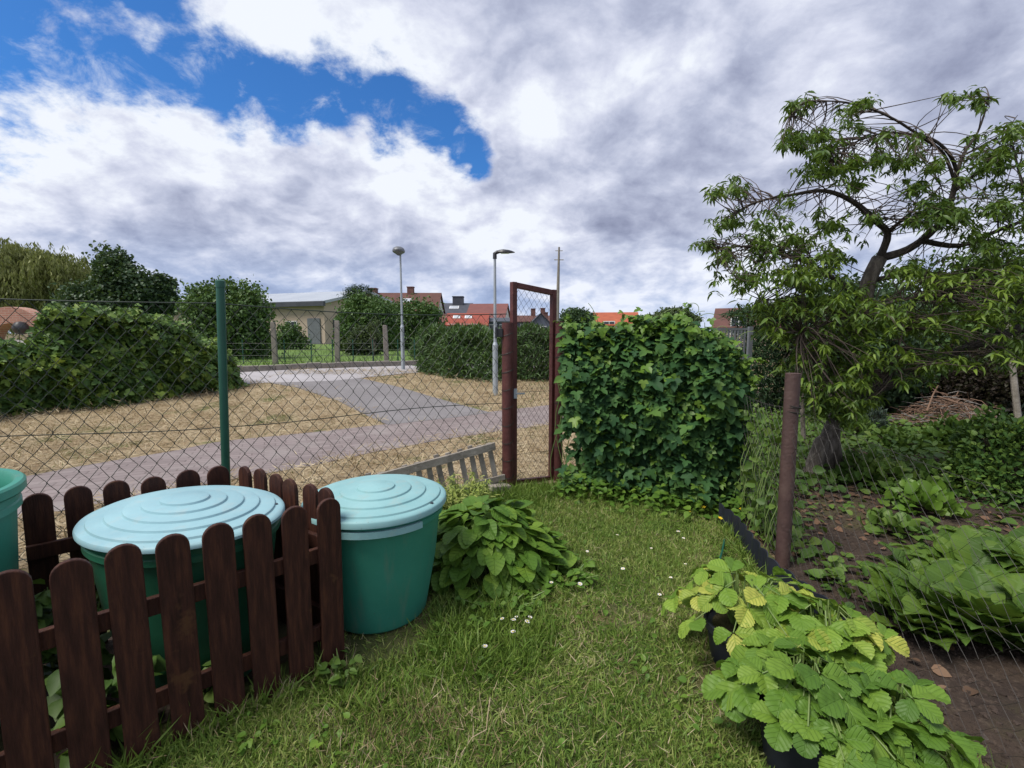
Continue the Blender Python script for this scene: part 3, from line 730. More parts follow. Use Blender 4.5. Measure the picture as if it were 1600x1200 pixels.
def hedge_mass(name, label, mat, base, top, depth, n, size, tpl=OVATE, stem_mat=None, droop=.5, bump=.25, seed=1, cat='hedge', core=True, up=.35, topxy=None):
    """leaves over the front, top and inside of a hedge: base = ground polyline (x, y), top(s) = height along it"""
    p = np.array(base, float); d = np.r_[0, np.cumsum(np.linalg.norm(np.diff(p, axis=0), axis=1))]
    s = rng.uniform(0, d[-1], n); x = np.interp(s, d, p[:, 0]); y = np.interp(s, d, p[:, 1])
    dirv = (p[-1] - p[0]) / np.linalg.norm(p[-1] - p[0]); nv = np.array([-dirv[1], dirv[0]])
    if nv[1] < 0: nv = -nv
    kind = rng.uniform(0, 1, n)
    q = rng.uniform(0, 1, n)
    wob = bump * (np.sin(s * 2.3 + q * 4 + seed) * .5 + np.sin(s * 5.1 + q * 9 + seed * 2) * .3 + rng.normal(0, .35, n))
    onf = kind < .62; ont = (kind >= .62) & (kind < .82)
    dep = np.where(onf, wob * .6 + .1, np.where(ont, rng.uniform(0, depth, n), rng.uniform(.15, depth * .8, n)))
    dep = dep + np.where(onf, .35 * (q ** .9) ** 3 * depth * .5, 0)
    ht = np.array([topxy(a, b) for a, b in zip(x + nv[0] * dep, y + nv[1] * dep)]) if topxy else np.array([top(k / d[-1]) for k in s])
    h = np.where(ont, ht + wob * .35, ht * q ** .9)
    P = np.c_[x + nv[0] * dep, y + nv[1] * dep, zg(x, y) + np.maximum(h, .05)]
    nr = rdir(n) * .75 + np.c_[np.full(n, -nv[0] * .7), np.full(n, -nv[1] * .7), np.where(ont, 1.2, up)]
    ax = rdir(n) * .8; ax[:, 2] -= droop; ax[:, :2] -= nv * .35
    c = p.mean(0)
    t = empty(name, (c[0], c[1], float(zg(c[0], c[1]))), label, cat)
    sc = size * rng.uniform(.55, 1.25, n)
    o = scatter('foliage', mat, [(tpl, P, ax, nr, sc)], t); o.matrix_parent_inverse = Matrix.Translation(-t.location)
    m = MB()
    for i in range(int(d[-1] * 5)):
        ss = random.uniform(0, d[-1]); bx, by = np.interp(ss, d, p[:, 0]), np.interp(ss, d, p[:, 1]); hh = top(ss / d[-1]) * random.uniform(.6, .95)
        dd = random.uniform(.2, depth * .8); bx += nv[0] * dd; by += nv[1] * dd; z = float(zg(bx, by))
        m.tube([(bx, by, z - .03), (bx + random.uniform(-.12, .12), by, z + hh * .5), (bx + random.uniform(-.25, .25), by + random.uniform(-.1, .1), z + hh)], [.022, .016, .006], 4)
    o2 = m.build('stems', M_twig, t); o2.matrix_parent_inverse = Matrix.Translation(-t.location)
    return t


hb = [g2(-330, 700), g2(-120, 672), g2(0, 652), g2(120, 640), g2(250, 626), g2(376, 604)]
hd = np.array(hb); hs = np.r_[0, np.cumsum(np.linalg.norm(np.diff(hd, axis=0), axis=1))]; hs /= hs[-1]
def htop(s): return htopxy(np.interp(s, hs, hd[:, 0]), np.interp(s, hs, hd[:, 1]))
def htopxy(x, y):
    u = 800 + FPX * x / (y * .994 + .1)
    v = np.interp(u, [-400, -60, 40, 62, 76, 98, 132, 200, 260, 300, 325, 345, 366, 385], [556, 554, 547, 528, 500, 484, 492, 497, 504, 522, 538, 552, 568, 592])
    v += 5 * math.sin(u * .085 + y) + 3.5 * math.sin(u * .23 + y * 2)
    return max(.3, at(u, v, y).z - zg(x, y))
hedge_mass('creeper_hedge', 'long broad hedge smothered in green creeper along the mown verge', L_hedge, hb, htop, 1.6, 30000, .135, HOP, bump=.52, up=.9, topxy=htopxy)
sb = [g2(655, 582), g2(700, 592), g2(770, 596), g2(840, 597), g2(905, 597)]
sb_t = pz(516, 15.5)
def stop_(s): return (1.30 + .07 * math.sin(s * 19) + .05 * math.sin(s * 43)) * min(1, .55 + s * 5)
shoot_hedge = hedge_mass('shoot_hedge', 'dense dark green hedge with fresh upright shoots behind the nearer lamp', L_reed, sb, stop_, 1.7, 21000, .17, LANCE, droop=-.15, bump=.3, seed=4, up=.2)
N = 3800
pp = np.array(sb); dd_ = np.r_[0, np.cumsum(np.linalg.norm(np.diff(pp, axis=0), axis=1))]
s = rng.uniform(0, dd_[-1], N); dp = rng.uniform(.1, 1.7, N); x = np.interp(s, dd_, pp[:, 0]); y = np.interp(s, dd_, pp[:, 1]) + dp
z = zg(x, y) + np.array([stop_(q / dd_[-1]) for q in s]) + rng.uniform(-.3, -.04, N)
ax = rdir(N) * .28 + [0, 0, 1]
o = scatter('shoots', L_reed, [(LANCE, np.c_[x, y, z], ax, rdir(N), rng.uniform(.2, .42, N), np.full(N, .9))], shoot_hedge); o.matrix_parent_inverse = Matrix.Translation(-shoot_hedge.location)

# ---------------------------------------------------------------- street lamps, mast, pasture fence

def lamp(label, base, topv, kind):
    b = gnd(*base); Y = b.y; hgt = at(base[0], topv, Y).z - b.z
    t = empty('street_lamp', b, label, 'street lamp', 'street lamps along the lane')
    r = .05
    m = MB(); m.tube([(0, 0, 0), (0, 0, hgt * .36)], .066, 12); m.tube([(0, 0, hgt * .36), (0, 0, hgt * .38)], [.066, .042], 12); m.build('base', M_lamp, t, smooth=True)
    m = MB(); m.tube([(0, 0, hgt * .37), (.0, 0, hgt * .97)], [.040, .031], 12); m.build('pole', M_lamp, t, smooth=True)
    if kind == 'dome':
        m = MB(); R_ = .18
        m.lathe([(.045, -.10), (.09, -.06), (R_ * .95, .0), (R_, .05), (R_ * .86, .12), (R_ * .5, .17), (.001, .185)], 20, 1.15, 1.6)
        h = m.build('lamp_head', M_lampg, t, smooth=True); h.location = (-.03, -.1, hgt * .97)
        m = MB(); m.lathe([(R_ * .8, -.002), (R_ * .5, -.05), (.05, -.07)], 18, 1.15, 1.6); m.build('lens', M_skypane, h, smooth=True)
    else:
        m = MB(); m.tube([(0, 0, hgt * .955), (0, 0, hgt * .99), (.06, 0, hgt * 1.0), (.14, 0, hgt * 1.005)], [.05, .05, .045, .032], 10); m.build('bracket', M_lampd, t, smooth=True)
        m = MB(); k = 13
        for i in range(k):
            pass
        prof = [(0, .04, .04), (.06, .085, .06), (.15, .12, .072), (.27, .105, .062), (.36, .065, .04), (.43, .016, .012)]
        vs, fs = [], []; n = 12
        for (x, w, hh) in prof:
            for q in range(n):
                a = 2 * math.pi * q / n; vs.append((x + .06, w * math.cos(a), hgt + (hh if math.sin(a) > 0 else hh * .35) * math.sin(a) - x * .02))
        for i in range(len(prof) - 1):
            for q in range(n): fs.append((i * n + q, i * n + (q + 1) % n, (i + 1) * n + (q + 1) % n, (i + 1) * n + q))
        fs.append(tuple(range(n - 1, -1, -1))); fs.append(tuple((len(prof) - 1) * n + q for q in range(n)))
        h = m.add(vs, fs).build('lamp_head', M_lampd, t, smooth=True)
        MB().box((.25, 0, hgt - .026), (.20, .12, .012)).build('lens', M_skypane, h)
    return t


lamp('grey street lamp with a domed head standing on the far road', (630, 578), 389, 'dome')
lamp('street lamp with a flat dark wing-shaped head pointing right, nearest the gate', (774, 618), 394, 'wing')
Ym = 32
b = at(870, 530, Ym); zt = pz(386, Ym) - zg(0, Ym)
t = empty('mast', (b.x, Ym, float(zg(0, Ym))), 'tall thin wooden mast behind the right gate post', 'mast')
m = MB(); m.tube([(0, 0, 0), (.05, 0, zt * .65), (.09, 0, zt)], [.13, .10, .06], 9); m.build('pole', M_conc, t, smooth=True)
MB().bar((-.22, 0, zt * .88), (.40, 0, zt * .88), .05, .05).build('crossarm', M_wood, t); MB().bar((-.15, 0, zt * .965), (.33, 0, zt * .965), .04, .04).build('crossarm', M_wood, t)

Yp = 19.0
t = empty('pasture_fence', (at(527, 568, Yp).x, Yp, float(zg(0, Yp))), 'low wire fence on three rough concrete posts along the meadow', 'fence')
for (u, v) in ((430, 503), (527, 501), (604, 508)):
    y_ = Yp - (u - 430) * .003; hh = pz(v, y_) - zg(0, y_)
    m = MB(); m.box((0, 0, hh / 2 - .05), (.19, .17, hh + .1), None, .86); m.add([(0, 0, hh)], [])
    p = m.build('post', M_conc, t, bevel=.02); p.location = (at(u, 560, y_).x - t.location.x, y_ - Yp, 0); p.rotation_euler = (0, R(random.uniform(-1.5, 1.5)), R(10))
for u in (330, 380, 445, 487, 520, 552, 583, 622, 648):
    m = MB(); m.tube([(0, 0, -.05), (0, 0, 1.0)], .022, 6); p = m.build('stake', M_gpost, t); p.location = (at(u, 560, Yp + .2).x - t.location.x, .2, 0)
m = MB()
for z in (.12, .36, .6, .85): m.tube([(at(300, 560, Yp).x - t.location.x, .18, z), (0, .17, z - .01), (at(660, 560, Yp).x - t.location.x, .18, z)], .007, 4)
for xx in np.arange(-6.2, 4.0, .22): m.tube([(xx, .18, .1), (xx, .18, .86)], .004, 3)
m.build('wire', M_wire, t)

# ---------------------------------------------------------------- chain-link fence and gate

def chain(mb, pos, L, z0, z1, w, h, r, jit=.006):
    """interlocked zigzag wires; pos(s, z) -> point"""
    ni = int(L / (w / 2)); nk = int((z1 - z0) / (h / 2))
    ph = rng.uniform(0, 6, 4)
    for i in range(ni):
        pts = []
        for k in range(nk + 1):
            s = (i + ((k + i) % 2)) * w / 2; z = z0 + k * (z1 - z0) / nk
            s += jit * math.sin(i * 1.7 + k * .9 + ph[0]) + random.uniform(-.5, .5) * jit
            z += (jit * math.sin(i * .9 + k * 1.3 + ph[1]) + random.uniform(-.5, .5) * jit) * (k < nk)
            q = Vector(pos(s, z)); q.z += 0; pts.append(q)
        # a slight twist at each crossing: wires pass in front of each other
        mb.tube(pts, r, 4, False)


fd = (F0 - F1) / np.linalg.norm(F0 - F1); FL = float(np.linalg.norm(F0 - F1)); fnrm = np.array([-fd[1], fd[0]])
t = empty('chain_link_fence', (float(F1[0]), float(F1[1]), 0), 'tall sagging dark green chain-link fence with a green round post', 'fence')
SP = .395 * FL + .10                                  # where the green post stands
SP = float(np.linalg.norm(np.array([-2.235, 3.62]) - F1))
def sag(s):
    a = abs(s - SP); 
    return .035 * math.sin(min(1, max(0, s - SP) / (FL - SP)) * math.pi) if s > SP else .02 * math.sin(min(1, s / SP) * math.pi)
def ftop(s): return 1.855 - .045 * s / FL * 1.5 - sag(s) * 1.2
def fpos(s, z):
    k = z / 1.8; zz = .03 + k * (ftop(s) - .03)
    bel = .035 * math.sin(k * 3.1) * math.sin(s * 1.4 + .6)
    return (fd[0] * s + fnrm[0] * bel, fd[1] * s + fnrm[1] * bel, zz)
m = MB(); chain(m, fpos, FL, 0, 1.8, .112, .135, .0027); m.build('netting', M_wire, t)
m = MB()
m.tube([fpos(s, 1.8) for s in np.linspace(0, FL, 40)], .0045, 5)
m.tube([fpos(s, .88 + .03 * math.sin(s * 2)) for s in np.linspace(0, FL, 40)], .0035, 5)
m.tube([fpos(s, .05) for s in np.linspace(0, FL, 40)], .0035, 5)
m.build('tension_wire', M_wire, t)
px, py = float(fd[0] * SP - fnrm[0] * .03), float(fd[1] * SP - fnrm[1] * .03)
m = MB(); m.tube([(px - .03, py, -.1), (px + .045, py, 1.97)], .030, 20); p = m.build('post', M_gpost, t, smooth=True)
m = MB(); m.lathe([(.033, -.035), (.034, 0), (.033, .014), (.02, .022), (.001, .024)], 20); c = m.build('cap', M_gpost, p, smooth=True); c.location = (px + .045, py, 1.97)

GL, GR = Vector((.015, 4.77, 0)), Vector((.435, 5.06, 0))
t = empty('garden_gate', GL, 'narrow tall maroon metal garden gate with wire netting', 'gate')
gd = (GR - GL); GW = gd.length; gd = gd / GW; gn = Vector((-gd.y, gd.x, 0))
m = MB(); b_ = .055
m.bar((0, 0, .02), (0, 0, 2.10), b_, b_, gd); m.bar(gd * GW + Vector((0, 0, -.06)), gd * GW + Vector((0, 0, 2.05)), b_, b_, gd)
m.bar(gd * (b_ / 2) + Vector((0, 0, 2.07)), gd * (GW - b_ / 2) + Vector((0, 0, 2.02)), b_, b_ * .96)
m.bar(gd * (b_ / 2) + Vector((0, 0, .06)), gd * (GW - b_ / 2) + Vector((0, 0, .02)), b_ * .8, b_ * .8)
fo = m.build('frame', M_maroon, t, bevel=.004)
m = MB(); chain(m, lambda s, z: tuple(gd * (.03 + s) + gn * (.01 * math.sin(z * 5)) + Vector((0, 0, .08 + z - .05 * s))), GW - .07, 0, 1.95, .066, .085, .0019, .003); m.build('netting', M_galv, t)
for z in (.35, 1.0, 1.6): MB().tube([tuple(gd * .03 + Vector((0, 0, z))), tuple(gd * (GW - .03) + Vector((0, 0, z - .02)))], .002, 4).build('tie_wire', M_galv, t)
m = MB(); m.bar(gd * -.005 - gn * .05 + Vector((0, 0, .99)), gd * .10 - gn * .055 + Vector((0, 0, .985)), .016, .016); m.box(-gn * .035 + Vector((0, 0, .99)), (.035, .03, .10)); m.build('handle', M_lamp, t, bevel=.003)


def gate_post(label, p, top, r, n_ties, latch=False):
    t = empty('gate_post', p, label, 'post', 'maroon posts of the garden gate')
    m = MB(); m.tube([(0, 0, -.1), (0, 0, top)], r, 22); m.build('pole', M_maroon, t, smooth=True)
    for z in np.linspace(.15, top - .12, n_ties):
        k = 18; m = MB(); m.tube([(math.cos(a) * (r + .003), math.sin(a) * (r + .003), z + .02 * math.sin(a + z)) for a in np.linspace(0, 2 * math.pi, k)], .0028, 4, False); m.build('wire_tie', M_wire, t)
    if latch:
        m = MB(); m.box((-r - .02, -.02, top - .10), (.06, .06, .085)); m.box((-r - .055, -.02, top - .10), (.02, .09, .11)); m.build('bracket', M_lampd, t, bevel=.004)
    return t


gate_post('thick round maroon post on the latch side of the gate', (-.045, 4.72, 0), 1.70, .056, 9, True)
gate_post('maroon post half hidden in hops on the hinge side of the gate', (.50, 5.02, 0), 1.72, .045, 7)

# slatted grey panel leaning on the chain link
A, B = at(792, 745, 4.62), at(455, 800, 3.95)
A = Vector((-.12, 4.66, .06)); B = Vector((-2.02, 3.60, .02)); d = (B - A).normalized(); nrm = Vector((-d.y, d.x, 0)); nrm = nrm if nrm.y > 0 else -nrm
lean = (Vector((0, 0, 1)) + nrm * .05 - d * -.22 * -1).normalized()
t = empty('slatted_panel', A, 'low grey weathered slatted wooden panel leaning against the chain-link fence', 'wooden panel')
Lp = (B - A).length
upv = (Vector((0, 0, 1)) + d * .16 + nrm * .10); upv.normalize()
m = MB(); m.bar(upv * .42 + d * -.02 - nrm * .02, upv * .27 + d * (Lp * .62) - nrm * .02, .075, .03, nrm); m.build('rail', M_wood, t, bevel=.004)
m = MB(); m.bar(upv * .09 + d * -.06 - nrm * .02, upv * .0 + d * (Lp * .62) - nrm * .02, .055, .03, nrm); m.build('rail', M_wood, t, bevel=.004)
k = 0; x = .03
sl_me = None
Lp *= .62
while x < Lp:
    ln = .46 + random.uniform(-.015, .02) - .15 * x / Lp
    w = .05
    if k in (4, 9): x += .03
    m = MB(); m.bar(d * x + upv * .02 + nrm * .012, d * (x + random.uniform(-.01, .01)) + upv * ln + nrm * .012, w, .022, nrm); m.build('slat', M_wood, t, bevel=.003)
    x += .105; k += 1
m = MB(); m.box((0, 0, .035), (.22, .14, .1)); o = m.build('foot_block', M_wood, t, bevel=.01); o.location = (-.02, -.06, -.05); o.rotation_euler = (0, .1, .5)

# ---------------------------------------------------------------- picket enclosure with the water barrels
t = empty('picket_fence', (-1.3, 2.0, 0), 'low dark brown stained picket fence round the water barrels', 'fence')
PW, PT = .108, .022


def picket_mesh(w, hgt):
    m = MB(); r = w / 2
    pts = [(-r, 0), (r, 0), (r, hgt - r)] + [(r * math.cos(a), hgt - r + r * math.sin(a)) for a in np.linspace(.25, math.pi - .25, 11)] + [(-r, hgt - r)]
    m.prism(pts, lambda x, z, k: (x, PT * (k - .5), z)); return m.mesh('picket')


def row(a, b, n0, n1, sp, out, hgt=.845):
    """pickets from a towards b; out = outward normal side the boards sit on"""
    a, b = Vector((*a, 0)), Vector((*b, 0)); d = (b - a).normalized(); nr = Vector((-d.y, d.x, 0)) * out
    ang = math.atan2(d.y, d.x)
    for k in range(n0, n1):
        h = hgt + random.uniform(-.006, .006)
        o = link('picket', picket_mesh(PW + random.uniform(-.003, .003), h), M_picket, t)
        bv = o.modifiers.new('bevel', 'BEVEL'); bv.width = .004; bv.segments = 2; bv.limit_method = 'ANGLE'; bv.angle_limit = R(45)
        p = a + d * (k * sp) + nr * (PT / 2 + .001)
        o.location = p - t.location; o.rotation_euler = (random.uniform(-.008, .008), random.uniform(-.012, .012), ang)
    for z in (.20, .575):
        s0, s1 = a + d * (n0 * sp - .05), a + d * ((n1 - 1) * sp + .05)
        m = MB(); q = Vector((0, 0, z)) - nr * .014
        m.bar(s0 - t.location + q, s1 - t.location + q, .07, .026, nr); m.build('rail', M_picket, t, bevel=.003)


fr0, fr1 = (-.862, 2.118), (-1.603, 1.447)
row(fr0, fr1, 0, 13, .144, 1)                            # front row, corner to the left out of frame
row((-.905, 2.225), (-1.56, 2.645), 0, 6, .148, -1)       # short side
row((-1.68, 2.65), (-2.24, 2.15), 0, 6, .149, -1)         # back row


def barrel(name, label, loc, Rt, Rb, hgt, mat, lid=True, lmat=None, sx=1.0, sy=1.0, rz=0, group='green rain barrels', lip=.028, clip=True, rings=(.88, .67, .46, .23)):
    t = empty(name, loc, label, 'rain barrel', group, rz)
    m = MB(); z = hgt - .04
    prof = [(.001, .004), (Rb * .93, .004), (Rb, .02), (Rb + (Rt - Rb) * .5 + .004, z * .5), (Rt - .022, z - .085), (Rt - .020, z - .075), (Rt - .004, z - .070), (Rt - .004, z - .045), (Rt - .010, z - .040), (Rt - .008, z - .012), (Rt + .006, z - .008)]
    if lid: prof += [(Rt + .006, z), (Rt - .02, z)]
    else: prof += [(Rt + .014, z + .002), (Rt + .014, z + .032), (Rt + .006, z + .04), (Rt - .016, z + .04), (Rt - .024, z + .03), (Rt - .035, z - .02), (Rb + (Rt - Rb) * .5 - .02, z * .5), (Rb - .01, .04), (.001, .04)]
    m.lathe(prof, 72, sx, sy); m.build('body', mat, t, smooth=True)
    if lid:
        m = MB(); Rl = Rt + .018
        pr = [(Rl - .006, -lip - .002), (Rl, -lip), (Rl, -.002), (Rl - .006, .006), (Rl - .02, .010)]
        z_ = .012; r = Rl - .035
        for f in rings:
            r2 = Rl * f + .008
            pr += [(r2 + .014, z_), (r2 + .007, z_ + .001), (r2 + .003, z_ + .010), (r2 - .004, z_ + .013)]
            z_ += .014
        pr += [(.001, z_ + .002)]
        m.lathe(pr, 96, sx, sy); l = m.build('lid', lmat, t, smooth=True); l.location = (0, 0, hgt - .03)
        a0, a1 = R(232), R(322)
        lc = clip
        vs, fs = [], []; nn = 16
        for i, a in enumerate(np.linspace(a0, a1, nn)):
            for (rr, zz) in ((Rt - .006, z - .072), (Rt + .014, z - .072), (Rt + .014, z - .038), (Rt - .006, z - .038)): vs.append((math.cos(a - rz) * rr * sx, math.sin(a - rz) * rr * sy, zz))
        for i in range(nn - 1):
            for q in range(4): fs.append((i * 4 + q, i * 4 + (q + 1) % 4, i * 4 + 4 + (q + 1) % 4, i * 4 + 4 + q))
        fs += [(3, 2, 1, 0), tuple((nn - 1) * 4 + q for q in range(4))]
        if lc: MB().add(vs, fs).build('rim_clip', lmat, t)
        m = MB(); m.lathe([(.010, 0), (.010, .004), (.001, .005)], 10); k = m.build('plug', M_black, l); k.location = (Rl * .50, -Rl * .78, .012)
    return t


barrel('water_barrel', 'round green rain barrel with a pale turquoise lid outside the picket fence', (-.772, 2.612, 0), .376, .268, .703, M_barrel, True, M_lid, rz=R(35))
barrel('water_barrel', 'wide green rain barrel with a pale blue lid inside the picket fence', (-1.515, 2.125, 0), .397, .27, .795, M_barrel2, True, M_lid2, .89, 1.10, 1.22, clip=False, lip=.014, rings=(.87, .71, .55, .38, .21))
barrel('water_barrel', 'open green rain barrel without lid at the left edge of the picket fence', (-2.35, 1.66, 0), .40, .30, 1.00, M_barrel, False)

# nettles inside the enclosure
def weed_plant(name, label, p, hgt, rad, n, size, mat, tpl=OVATE, stems=6, cat='plant', group=None, uv=False):
    t = empty(name, p, label, cat, group)
    m = MB(); P, A_, N_ = [], [], []
    per = n // stems
    for i in range(stems):
        a = random.uniform(0, 6.28); rr = rad * math.sqrt(random.random()); b = Vector((math.cos(a) * rr * .5, math.sin(a) * rr * .5, 0)); e = Vector((math.cos(a) * rr, math.sin(a) * rr, hgt * random.uniform(.65, 1.0)))
        mid = (b + e) / 2 + Vector((0, 0, hgt * .12)); m.tube([b - Vector((0, 0, .02)), mid, e], [.006, .005, .002], 5)
        for k in range(per):
            f = random.uniform(.15, 1); q = (b * (1 - f) ** 2 + mid * 2 * f * (1 - f) + e * f * f); th = random.uniform(0, 6.28)
            P.append(q + Vector((random.gauss(0, .015), random.gauss(0, .015), 0))); A_.append((math.cos(th), math.sin(th), random.uniform(-.5, .25))); N_.append((random.gauss(0, .3), random.gauss(0, .3) - .2, 1))
    m.build('stems', M_stem, t)
    P = np.array(P); k = len(P)
    scatter('leaves', mat, [(tpl, P, np.array(A_), np.array(N_), size * rng.uniform(.55, 1.2, k))], t, uv=uv)
    return t


weed_plant('nettle', 'green nettle growing between the open barrel and the lidded one', (-1.93, 1.88, .0), .66, .20, 190, .095, L_weed, OVATE, 9, group='weeds inside the picket fence')
weed_plant('nettle', 'low leafy weed behind the second picket gap from the left', (-1.60, 1.68, .0), .42, .16, 110, .085, L_weed, OVATE, 7, group='weeds inside the picket fence')
weed_plant('nettle', 'small weed growing at the foot of the middle pickets', (-1.30, 1.90, .0), .24, .06, 44, .07, L_weed, OVATE, 6, group='weeds inside the picket fence')
weed_plant('sprawling_weed', 'sprawling weed with broad leaves at the fence corner in the grass', (-.79, 2.05, .0), .13, .12, 30, .055, L_weed, OVATE, 7)

# ---------------------------------------------------------------- hop-covered fence
HA, HB = np.array([.50, 4.98]), np.array([2.06, 4.38])
hdv = (HB - HA) / np.linalg.norm(HB - HA); hn = np.array([hdv[1], -hdv[0]]); HL = float(np.linalg.norm(HB - HA))
t = empty('hop_fence', (float(HA[0]), float(HA[1]), 0), 'garden fence buried under dark green climbing hops right of the gate', 'hops')
N = 8200
s = rng.uniform(.13, HL + .10, N); q = rng.uniform(0, 1, N) ** .92
def hopz(s): return np.interp(s / HL, [-.05, .08, .35, .55, .7, .85, 1.06], [1.52, 1.66, 1.64, 1.70, 1.75, 1.60, 1.36]) + .03 * np.sin(np.asarray(s) * 17) + .025 * np.sin(np.asarray(s) * 31 + 1)
bul = .10 + .24 * np.sin(q * 2.5 + .25) * np.clip((s + .02) / .35, .35, 1) * np.clip((HL + .25 - s) / .4, .5, 1) + .07 * np.sin(s * 5 + 1) + .06 * np.sin(s * 9.3 + q * 8) + .10 * np.where(q < .18, 1, 0) * rng.uniform(0, 1, N)
out_ = rng.uniform(0, 1, N) < .035
bul = bul + out_ * rng.uniform(.03, .16, N)
lay = rng.uniform(0, 1, N); o_ = np.where(lay < .6, bul + rng.normal(0, .035, N), rng.uniform(-.2, 1, N) * bul)
keep = ~((q > .10) & (q < .40) & (s < .34) & (rng.uniform(0, 1, N) < .86)) & ~((q > .18) & (q < .34) & (s > .75) & (s < 1.35) & (rng.uniform(0, 1, N) < .62))
P = np.c_[HA[0] + hdv[0] * s + hn[0] * o_, HA[1] + hdv[1] * s + hn[1] * o_, .03 + q * (hopz(s) - .02) + rng.normal(0, .022, N) + (out_ & (q > .8)) * rng.uniform(0, .12, N)][keep]
topm = (q[keep] > .93)
N = len(P); nr = rdir(N) * .55 + np.c_[np.full(N, hn[0] * .75), np.full(N, hn[1] * .75), np.full(N, 1.15)]; ax = rdir(N) * .75 + np.c_[np.full(N, hn[0] * .8), np.full(N, hn[1] * .8), np.full(N, -.55)]
sc = rng.uniform(.04, .115, N) * np.where(rng.uniform(0, 1, N) < .15, 1.35, 1)
tip = (rng.uniform(0, 1, N) < .08) | (topm & (rng.uniform(0, 1, N) < .5))
inv = Matrix.Translation(-t.location)
o = scatter('leaves', L_hop, [(HOP, P[~tip], ax[~tip], nr[~tip], sc[~tip])], t); o.matrix_parent_inverse = inv
o = scatter('young_or_lit_leaves', L_hopt, [(HOP, P[tip] + np.array([hn[0], hn[1], .3]) * .05, ax[tip], nr[tip] + [0, 0, .6], sc[tip] * .72)], t); o.matrix_parent_inverse = inv
m = MB()
for i in range(46):
    s0 = random.uniform(0, HL); hh = random.uniform(.8, 1.7); oo = random.uniform(.02, .22)
    pts = [(HA[0] + hdv[0] * (s0 + .06 * math.sin(z * 5 + i)) + hn[0] * oo, HA[1] + hdv[1] * (s0 + .06 * math.sin(z * 5 + i)) + hn[1] * oo, z) for z in np.linspace(0, hh, 9)]
    m.tube(pts, .0045, 5)
for i in range(26):
    s0 = random.uniform(.2, HL); z0_ = float(hopz(s0)); ln = random.uniform(.08, .28); cu = random.uniform(-3, 3)
    pts = []; x, z, a = 0, 0, math.pi / 2 + random.uniform(-.4, .4)
    for k in range(11):
        pts.append((HA[0] + hdv[0] * (s0 + x) + hn[0] * .15, HA[1] + hdv[1] * (s0 + x) + hn[1] * .15, z0_ - .03 + z)); a += cu * .1 * (1 + k * .12); x += math.cos(a) * ln / 10; z += math.sin(a) * ln / 10
    m.tube(pts, .0028, 4)
for (s0, r0, dirn) in ((HL * .72, .07, 1), (HL * .82, .09, -1), (HL * .88, .06, 1)):
    pts = [(HA[0] + hdv[0] * (s0 + r0 * dirn * (1 - math.cos(a))) + hn[0] * .12, HA[1] + hdv[1] * (s0 + r0 * dirn * (1 - math.cos(a))) + hn[1] * .12, float(hopz(s0)) - .02 + r0 * 1.2 * math.sin(a) + .02 * a) for a in np.linspace(0, 4.0, 16)]
    m.tube(pts, .003, 4)
SHP, SHA = [], []
for i in range(30):                                       # stray shoots with small leaves
    side = i % 3 == 0; s0 = HL + random.uniform(-.05, .08) if side else random.uniform(.1, HL); z = random.uniform(.5, 1.4) if side else float(hopz(s0)) - .04
    v = Vector((hdv[0] * (.5 if side else random.uniform(-.4, .4)) + hn[0] * random.uniform(.1, .6), hdv[1] * (.5 if side else random.uniform(-.4, .4)) + hn[1] * random.uniform(.1, .6), random.uniform(.2, .8) if not side else random.uniform(-.2, .6))).normalized()
    p = Vector((HA[0] + hdv[0] * s0 + hn[0] * .15, HA[1] + hdv[1] * s0 + hn[1] * .15, z)); pts = [p]; ln = random.uniform(.10, .26)
    for k in range(6):
        p = p + v * ln / 6; v = (v + Vector((random.gauss(0, .15), random.gauss(0, .15), -.10))).normalized(); pts.append(p)
        for q_ in range(2): SHP.append(tuple(p)); SHA.append((random.gauss(0, 1), random.gauss(0, 1), random.gauss(-.3, .5)))
    m.tube(pts, .003, 4)
SHP, SHA = np.array(SHP), np.array(SHA); o = scatter('shoot_leaves', L_hopt, [(HOP, SHP, SHA, rdir(len(SHP)) * .5 + [0, -.4, 1], rng.uniform(.022, .06, len(SHP)))], t); o.matrix_parent_inverse = inv
o = m.build('vines', M_stem, t); o.matrix_parent_inverse = inv
m = MB(); chain(m, lambda s, z: (HA[0] + hdv[0] * s, HA[1] + hdv[1] * s, z + .03), HL, 0, 1.6, .10, .12, .0022); o = m.build('netting', M_wire, t); o.matrix_parent_inverse = inv
hp = at(1125, 540, 4.75)
m = MB(); m.bar((hp.x, 4.75, 0), (hp.x, 4.75, pz(519, 4.75)), .07, .07, (0, 1, 0)); o = m.build('post', M_wood_d if 'M_wood_d' in globals() else M_bark, t, bevel=.004); o.matrix_parent_inverse = inv
# bedding under the hops with small yellow flowers
N = 1500
s = rng.uniform(.1, HL + .1, N); dd = np.abs(rng.normal(.28, .15, N)); h = rng.uniform(.02, .26, N) * np.exp(-dd * .8)
P = np.c_[HA[0] + hdv[0] * s + hn[0] * dd, HA[1] + hdv[1] * s + hn[1] * dd, h]; 
t2 = empty('celandine_bed', (1.4, 4.25, 0), 'low leafy ground plants with yellow flowers below the hop fence', 'plants')
inv2 = Matrix.Translation(-t2.location)
o = scatter('leaves', L_patch, [(OVATE, P, rdir(N) * [1, 1, .3], rdir(N) * .4 + [0, -.2, 1], rng.uniform(.04, .085, N))], t2); o.matrix_parent_inverse = inv2
M_yel = pm('yellow_petals', [(.3, (.75, .52, .02)), (.7, (.85, .62, .04))], 9, .5)
M_petal = pm('white_petals', [(.3, (.72, .70, .70)), (.7, (.82, .80, .80))], 9, .6)


